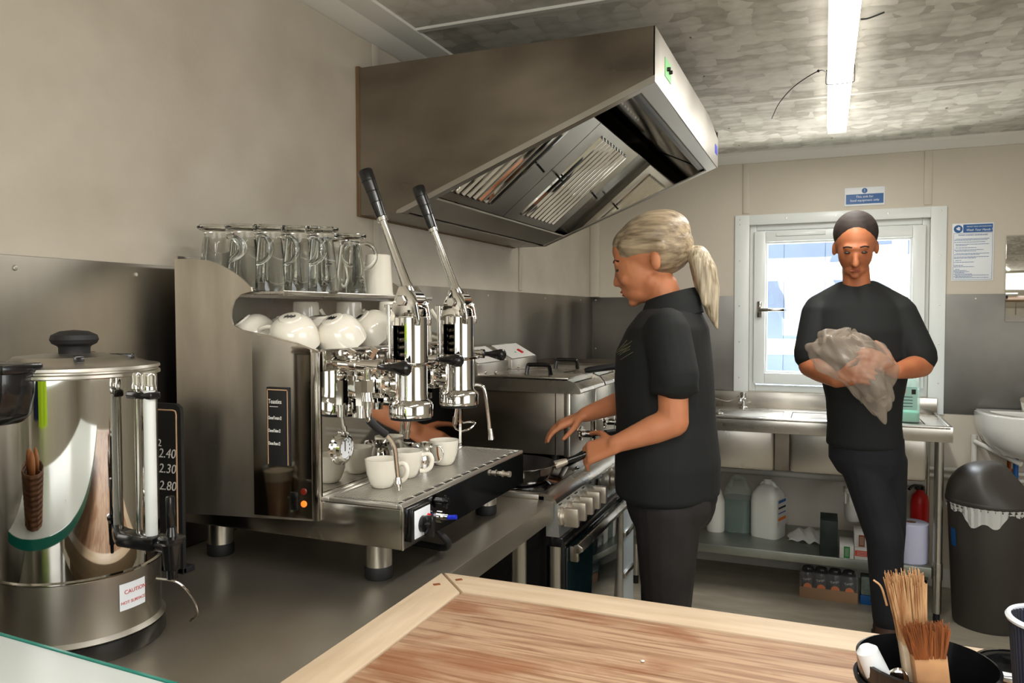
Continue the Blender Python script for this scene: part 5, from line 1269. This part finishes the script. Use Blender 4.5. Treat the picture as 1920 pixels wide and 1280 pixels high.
# arms
A0, A1, A2 = (-.408, WY-.185, 1.335), (-.398, 2.205, 1.098), (-.558, 2.165, 1.03)
B0, B1, B2 = (-.455, WY+.175, 1.335), (-.565, 2.565, 1.135), (-.715, 2.375, 1.082)
g.cap2(A0, .046, A1, .043).cap2(A1, .0435, Vector(A1).lerp(Vector(A2), .35), .042).cap2(Vector(A1).lerp(Vector(A2), .35), .042, A2, .026)
g.cap2(B0, .046, B1, .042).cap2(B1, .0425, Vector(B1).lerp(Vector(B2), .35), .04).cap2(Vector(B1).lerp(Vector(B2), .35), .04, B2, .025)
# legs
for dy, kx, ax, hx_ in ((-.088, -.435, -.40, -.435), (.088, -.485, -.455, -.45)):
    g.cap2((hx_, WY+dy, .83), .092, (kx, WY+dy, .48), .058).cap2((kx+.005, WY+dy, .46), .056, (kx+.02, WY+dy, .32), .054).cap2((kx+.02, WY+dy, .32), .054, (ax, WY+dy, .1), .036)
    g.cap2((ax, WY+dy, .06), .036, (ax-.14, WY+dy, .035), .028)
hand(g, A2, (-.93, .05, -.36), (-.15, -.8, .6), 1, .95)
hand(g, B2, (-.85, -.35, -.38), (-.35, -.2, .9), -1, .35)
blob(g, 'body', skin, wo, .0058, 3)
def headpart(q, name, m, label=None): tilt(q, None, HP, HA, HS, 1.04); return q.part(name, m, wo, label)
for s_ in (-1, 1):
    headpart(G().sph((-.586, WY+s_*.031, 1.560), (.0085, .015, .005), 12), 'eye', eye_m, 'lowered eye')
    headpart(G().tube([(-.574, WY+s_*.048, 1.584), (-.589, WY+s_*.032, 1.592), (-.597, WY+s_*.016, 1.589)], .0028, 6), 'eyebrow', dhair)
headpart(G().sph((-.5995, WY, 1.4965), (.0055, .019, .0045), 12).sph((-.597, WY, 1.486), (.0055, .017, .0048), 12), 'lips', lips_m)
# hair
g = G().sph((-.470, WY, 1.622), (.122, .088, .086), 28, (0, -.12, 0)).sph((-.445, WY, 1.59), (.095, .082, .085), 24).sph((-.545, WY, 1.645), (.05, .058, .035), 20, (0, -.5, 0))
for s_ in (-1, 1): g.cap2((-.54, WY+s_*.058, 1.622), .022, (-.44, WY+s_*.073, 1.588), .022)
g.sph((-.392, WY, 1.6), (.04, .045, .045), 16)
tilt(g, None, HP, HA, HS, 1.03)
blob(g, 'hair', hair_m, wo, .006, 3, 'blonde hair combed back')
g = G()
pp = [(-.395, WY, 1.602), (-.362, WY, 1.585), (-.34, WY-.004, 1.54), (-.325, WY-.008, 1.48), (-.318, WY-.01, 1.42), (-.302, WY-.012, 1.365)]
rr = [.02, .034, .036, .03, .021, .006]
for k in range(5): g.cap2(pp[k], rr[k], pp[k+1], rr[k+1])
g.cap2((-.36, WY-.02, 1.57), .022, (-.335, WY-.03, 1.44), .012).cap2((-.37, WY+.02, 1.56), .022, (-.355, WY+.02, 1.45), .010)
blob(g, 'ponytail', tail_m, wo, .005, 2, 'pale blonde ponytail')
G().lathe((-.398, WY, 1.60), [(.024, 0), (.028, .004), (.028, .01), (.024, .014)], 20, (1, 0, -.25)).part('hair_tie', black_r, wo)
# shirt
g = G().loft([(-.45, WY, .835, .135, .185), (-.452, WY, .85, .16, .205), (-.452, WY, .95, .162, .203), (-.458, WY, 1.08, .152, .185), (-.464, WY, 1.2, .153, .185), (-.466, WY, 1.29, .146, .188), (-.452, WY, 1.365, .123, .182), (-.446, WY, 1.41, .096, .13), (-.445, WY, 1.432, .07, .08)], 36)
g.cap2((-.425, WY-.165, 1.36), .068, (-.392, WY-.2, 1.225), .068).lathe((-.397, 2.21, 1.178), [(.0655, 0), (.0685, .005), (.068, .06)], 28, (-.04, .04, 1))
g.cap2((-.46, WY+.16, 1.36), .068, (-.50, WY+.195, 1.23), .064)
sh_ = blob(g, 'shirt', shirt_m, wo, .0075, 4, 'black short-sleeved work shirt')
# collar: a folded band, higher at the nape, open at the throat
g = G()
def collar(a_, b_):
    th = radians(28)+2*pi*a_*(1-56/360)+pi
    prof_ = ((.098, .112, 1.385), (.088, .096, 1.43), (.072, .076, 1.468), (.066, .070, 1.462), (.064, .068, 1.42))
    q = prof_[int(round(b_*4))]
    x = q[0]*cos(th); y = q[1]*sin(th)
    return (-.447+x*1.05, WY+y, q[2]+.30*x)
g.grid(collar, 48, 4)
g.part('collar', shirt_m, wo, ang=80)
# stitched emblem projected onto the chest
bpy.context.view_layer.update()
from mathutils.bvhtree import BVHTree
dg_ = bpy.context.evaluated_depsgraph_get()
bvh = BVHTree.FromObject(sh_, dg_)
off = OFF[sh_.name]
def stick(p, d, lift=.0012):
    h = bvh.ray_cast(Vector(p)-off, Vector(d).normalized())
    return None if h[0] is None else h[0]+off-Vector(d).normalized()*lift
g = G(); rn = random.Random(2)
for k in range(16):
    s0 = Vector((-.575+rn.random()*.05, 1.9, 1.262+rn.random()*.045)); e0 = s0+Vector((.02+.03*rn.random(), 0, .012+.02*rn.random()))
    P_ = [stick(s0.lerp(e0, t_), (-.12, 1, 0)) for t_ in (0, .33, .66, 1)]
    if all(P_): g.tube(P_, .0011, 5, 3)
if len(g.bm.verts): g.part('chest_emblem', gold_t, wo, 'dull gold stitched emblem')
g = G()
P_ = [stick((-.9, WY-.03, z), (1, .02, 0), .001) for z in (1.36, 1.25, 1.1, .98, .88)]
if all(P_): g.tube(P_, .0016, 6, 4).part('button_placket', shirt_m, wo)
# jeans
g = G().loft([(-.445, WY, .93, .135, .18), (-.443, WY, .86, .142, .185), (-.44, WY, .80, .135, .178), (-.44, WY, .76, .12, .165)], 30)
for dy, kx, ax, hx_ in ((-.088, -.435, -.40, -.435), (.088, -.485, -.455, -.45)):
    g.cap2((hx_, WY+dy, .82), .104, (kx, WY+dy, .48), .07).cap2((kx, WY+dy, .48), .07, (kx+.018, WY+dy, .32), .064).cap2((kx+.018, WY+dy, .32), .064, (ax, WY+dy, .13), .05)
g.sph((-.40, WY-.075, .83), (.095, .09, .09), 18).sph((-.40, WY+.075, .83), (.095, .09, .09), 18)
blob(g, 'jeans', jeans_m, wo, .0075, 4, 'faded black jeans')
for dy, ax in ((-.088, -.40), (.088, -.455)):
    g = G().cap2((ax+.015, WY+dy, .065), .045, (ax-.02, WY+dy, .07), .045).cap2((ax-.02, WY+dy, .055), .046, (ax-.13, WY+dy, .04), .038).box(ax-.17, ax+.06, WY+dy-.042, WY+dy+.042, 0, .022, .008)
    blob(g, 'shoe', black_r, wo, .006, 2)

# ------------------------------------------------------------------ man at the sink
MY = 3.5
mn = thing('person', (.14, MY, 0), 'man in a black T-shirt and navy trousers shaking out a plastic bag before the window', 'person')
g = G()
g.loft([(.158, MY, .80, .115, .095), (.156, MY, .92, .115, .10), (.156, MY, 1.05, .122, .105), (.15, MY-.005, 1.2, .155, .12), (.135, MY-.01, 1.34, .17, .12), (.13, MY-.01, 1.43, .15, .095), (.125, MY-.01, 1.48, .09, .07), (.125, MY-.015, 1.51, .055, .055)], 28)
g.cap2((.125, MY-.02, 1.47), .055, (.115, MY-.045, 1.60), .052)
MP, MA, MS = (.113, MY-.02, 1.66), radians(20), (0, -.005, -.012)
h_ = G()
h_.sph((.113, MY-.035, 1.728), (.076, .096, .096), 24).sph((.112, MY-.075, 1.685), (.064, .06, .09), 24, (.25, 0, 0)).sph((.112, MY-.085, 1.625), (.044, .04, .032), 18)
h_.cap2((.112, MY-.138, 1.695), .010, (.112, MY-.155, 1.66), .013).sph((.101, MY-.142, 1.657), .008, 10).sph((.123, MY-.142, 1.657), .008, 10)
for s_ in (-1, 1):
    h_.cap2((.112+s_*.034, MY-.125, 1.722), .011, (.112, MY-.132, 1.72), .012).sph((.113+s_*.078, MY-.03, 1.69), (.009, .016, .030), 12)
h_.sph((.112, MY-.128, 1.632), (.022, .012, .007), 12).sph((.112, MY-.122, 1.607), (.018, .016, .014), 12)
tilt(h_, g, MP, MA, MS, 1.03, 'X')
C0, C1, C2 = (-.035, MY, 1.42), (-.055, MY-.07, 1.19), (.045, MY-.24, 1.145)
D0, D1, D2 = (.285, MY, 1.42), (.36, MY-.05, 1.20), (.255, MY-.235, 1.185)
for a_, b_, c_ in ((C0, C1, C2), (D0, D1, D2)):
    g.cap2(a_, .048, b_, .046).cap2(b_, .047, Vector(b_).lerp(Vector(c_), .4), .044).cap2(Vector(b_).lerp(Vector(c_), .4), .044, c_, .029)
hand(g, C2, (.62, -.55, .25), (-.3, -.75, .45), -1, .6, 1.06)
hand(g, D2, (-.75, -.35, .5), (.2, -.8, .5), 1, .6, 1.06)
for hx_, hy_, kx, ky, ax, ay in ((.235, MY+.01, .255, MY+.06, .255, MY+.13), (.15, MY-.03, .238, MY-.07, .252, MY-.05)):
    g.cap2((hx_, hy_, .82), .072, (kx, ky, .49), .056).cap2((kx, ky, .48), .058, (ax, ay, .1), .04).cap2((ax, ay, .06), .038, (ax-.01, ay-.15, .035), .03)
blob(g, 'body', skin_m, mn, .0065, 3)
g = G().sph((.113, MY-.018, 1.752), (.084, .098, .088), 24).sph((.113, MY+.03, 1.70), (.07, .05, .08), 18)
tilt(g, None, MP, MA, MS, 1.03, 'X')
blob(g, 'hair', dhair, mn, .006, 2, 'short dark hair')
def manpart(q, name, m): tilt(q, None, MP, MA, MS, 1.03, 'X'); return q.part(name, m, mn)
for s_ in (-1, 1):
    manpart(G().sph((.112+s_*.03, MY-.132, 1.703), (.012, .006, .005), 12), 'eye', eye_m)
    manpart(G().tube([(.112+s_*.045, MY-.125, 1.722), (.112+s_*.03, MY-.136, 1.728), (.112+s_*.014, MY-.137, 1.724)], .0032, 6), 'eyebrow', dhair)
manpart(G().sph((.112, MY-.139, 1.631), (.02, .005, .004), 12), 'lips', lips_m)
g = G().loft([(.158, MY, .845, .12, .11), (.16, MY, .86, .15, .132), (.157, MY, .95, .143, .128), (.155, MY, 1.05, .148, .128), (.15, MY-.005, 1.2, .178, .138), (.135, MY-.01, 1.34, .19, .136), (.13, MY-.01, 1.43, .168, .11), (.127, MY-.01, 1.48, .12, .09), (.125, MY-.01, 1.52, .08, .072), (.125, MY-.012, 1.53, .068, .066)], 32)
g.cap2((.07, MY-.01, 1.51), .035, (-.03, MY, 1.435), .05).cap2((.18, MY-.01, 1.51), .035, (.28, MY, 1.435), .05)
g.cap2((-.02, MY, 1.41), .074, (-.052, MY-.055, 1.235), .07).cap2((.275, MY, 1.41), .074, (.352, MY-.04, 1.235), .07)
blob(g, 'tee_shirt', shirt_m, mn, .008, 4, 'loose black T-shirt')
g = G().loft([(.165, MY, .90, .145, .12), (.168, MY, .80, .147, .125), (.178, MY, .74, .12, .11)], 26)
for hx_, hy_, kx, ky, ax, ay in ((.235, MY+.01, .255, MY+.06, .255, MY+.13), (.15, MY-.03, .238, MY-.07, .252, MY-.05)):
    g.cap2((hx_, hy_, .8), .09, (kx, ky, .49), .072).cap2((kx, ky, .49), .072, (ax, ay, .155), .056)
blob(g, 'trousers', jeans_n, mn, .008, 3, 'dark navy trousers')
for ax, ay in ((.255, MY+.13), (.252, MY-.05)):
    g = G().cap2((ax, ay, .14), .043, (ax, ay-.01, .08), .047).cap2((ax, ay-.02, .06), .048, (ax-.01, ay-.16, .04), .042).box(ax-.05, ax+.045, ay-.21, ay+.06, 0, .022, .008)
    b_ = blob(g, 'boot', shoe_m, mn, .006, 2, 'brown laced boot')
    g = G()
    for k in range(4): g.tube([(ax-.03, ay-.06-.022*k, .097-.012*k), (ax, ay-.07-.022*k, .112-.013*k), (ax+.03, ay-.06-.022*k, .097-.012*k)], .0022, 6, 3)
    g.part('laces', ply_m, b_)
# plastic bag bundle
def bagp(a, b_):
    th = 2*pi*a; ph = pi*b_-pi/2
    k = 1+.11*sin(3*th+3*ph)+.07*sin(7*th-5*ph)+.05*sin(9*ph+2*th)+.025*sin(17*th+9*ph)
    x = .15*cos(ph)*cos(th)*k; y = .075*cos(ph)*sin(th)*k; z = .105*sin(ph)*k
    sag = max(0, -z)*max(0, x+.05)*7
    return (.095+x+.35*max(0, -z), MY-.275+y, 1.225+z-.55*x*.45-sag)
g = G().grid(bagp, 90, 46); bmesh.ops.remove_doubles(g.bm, verts=g.bm.verts[:], dist=1e-4)
g.top('plastic_bag', film, 'crumpled clear plastic bag held in the man\'s hands', 'plastic bag', ang=60)
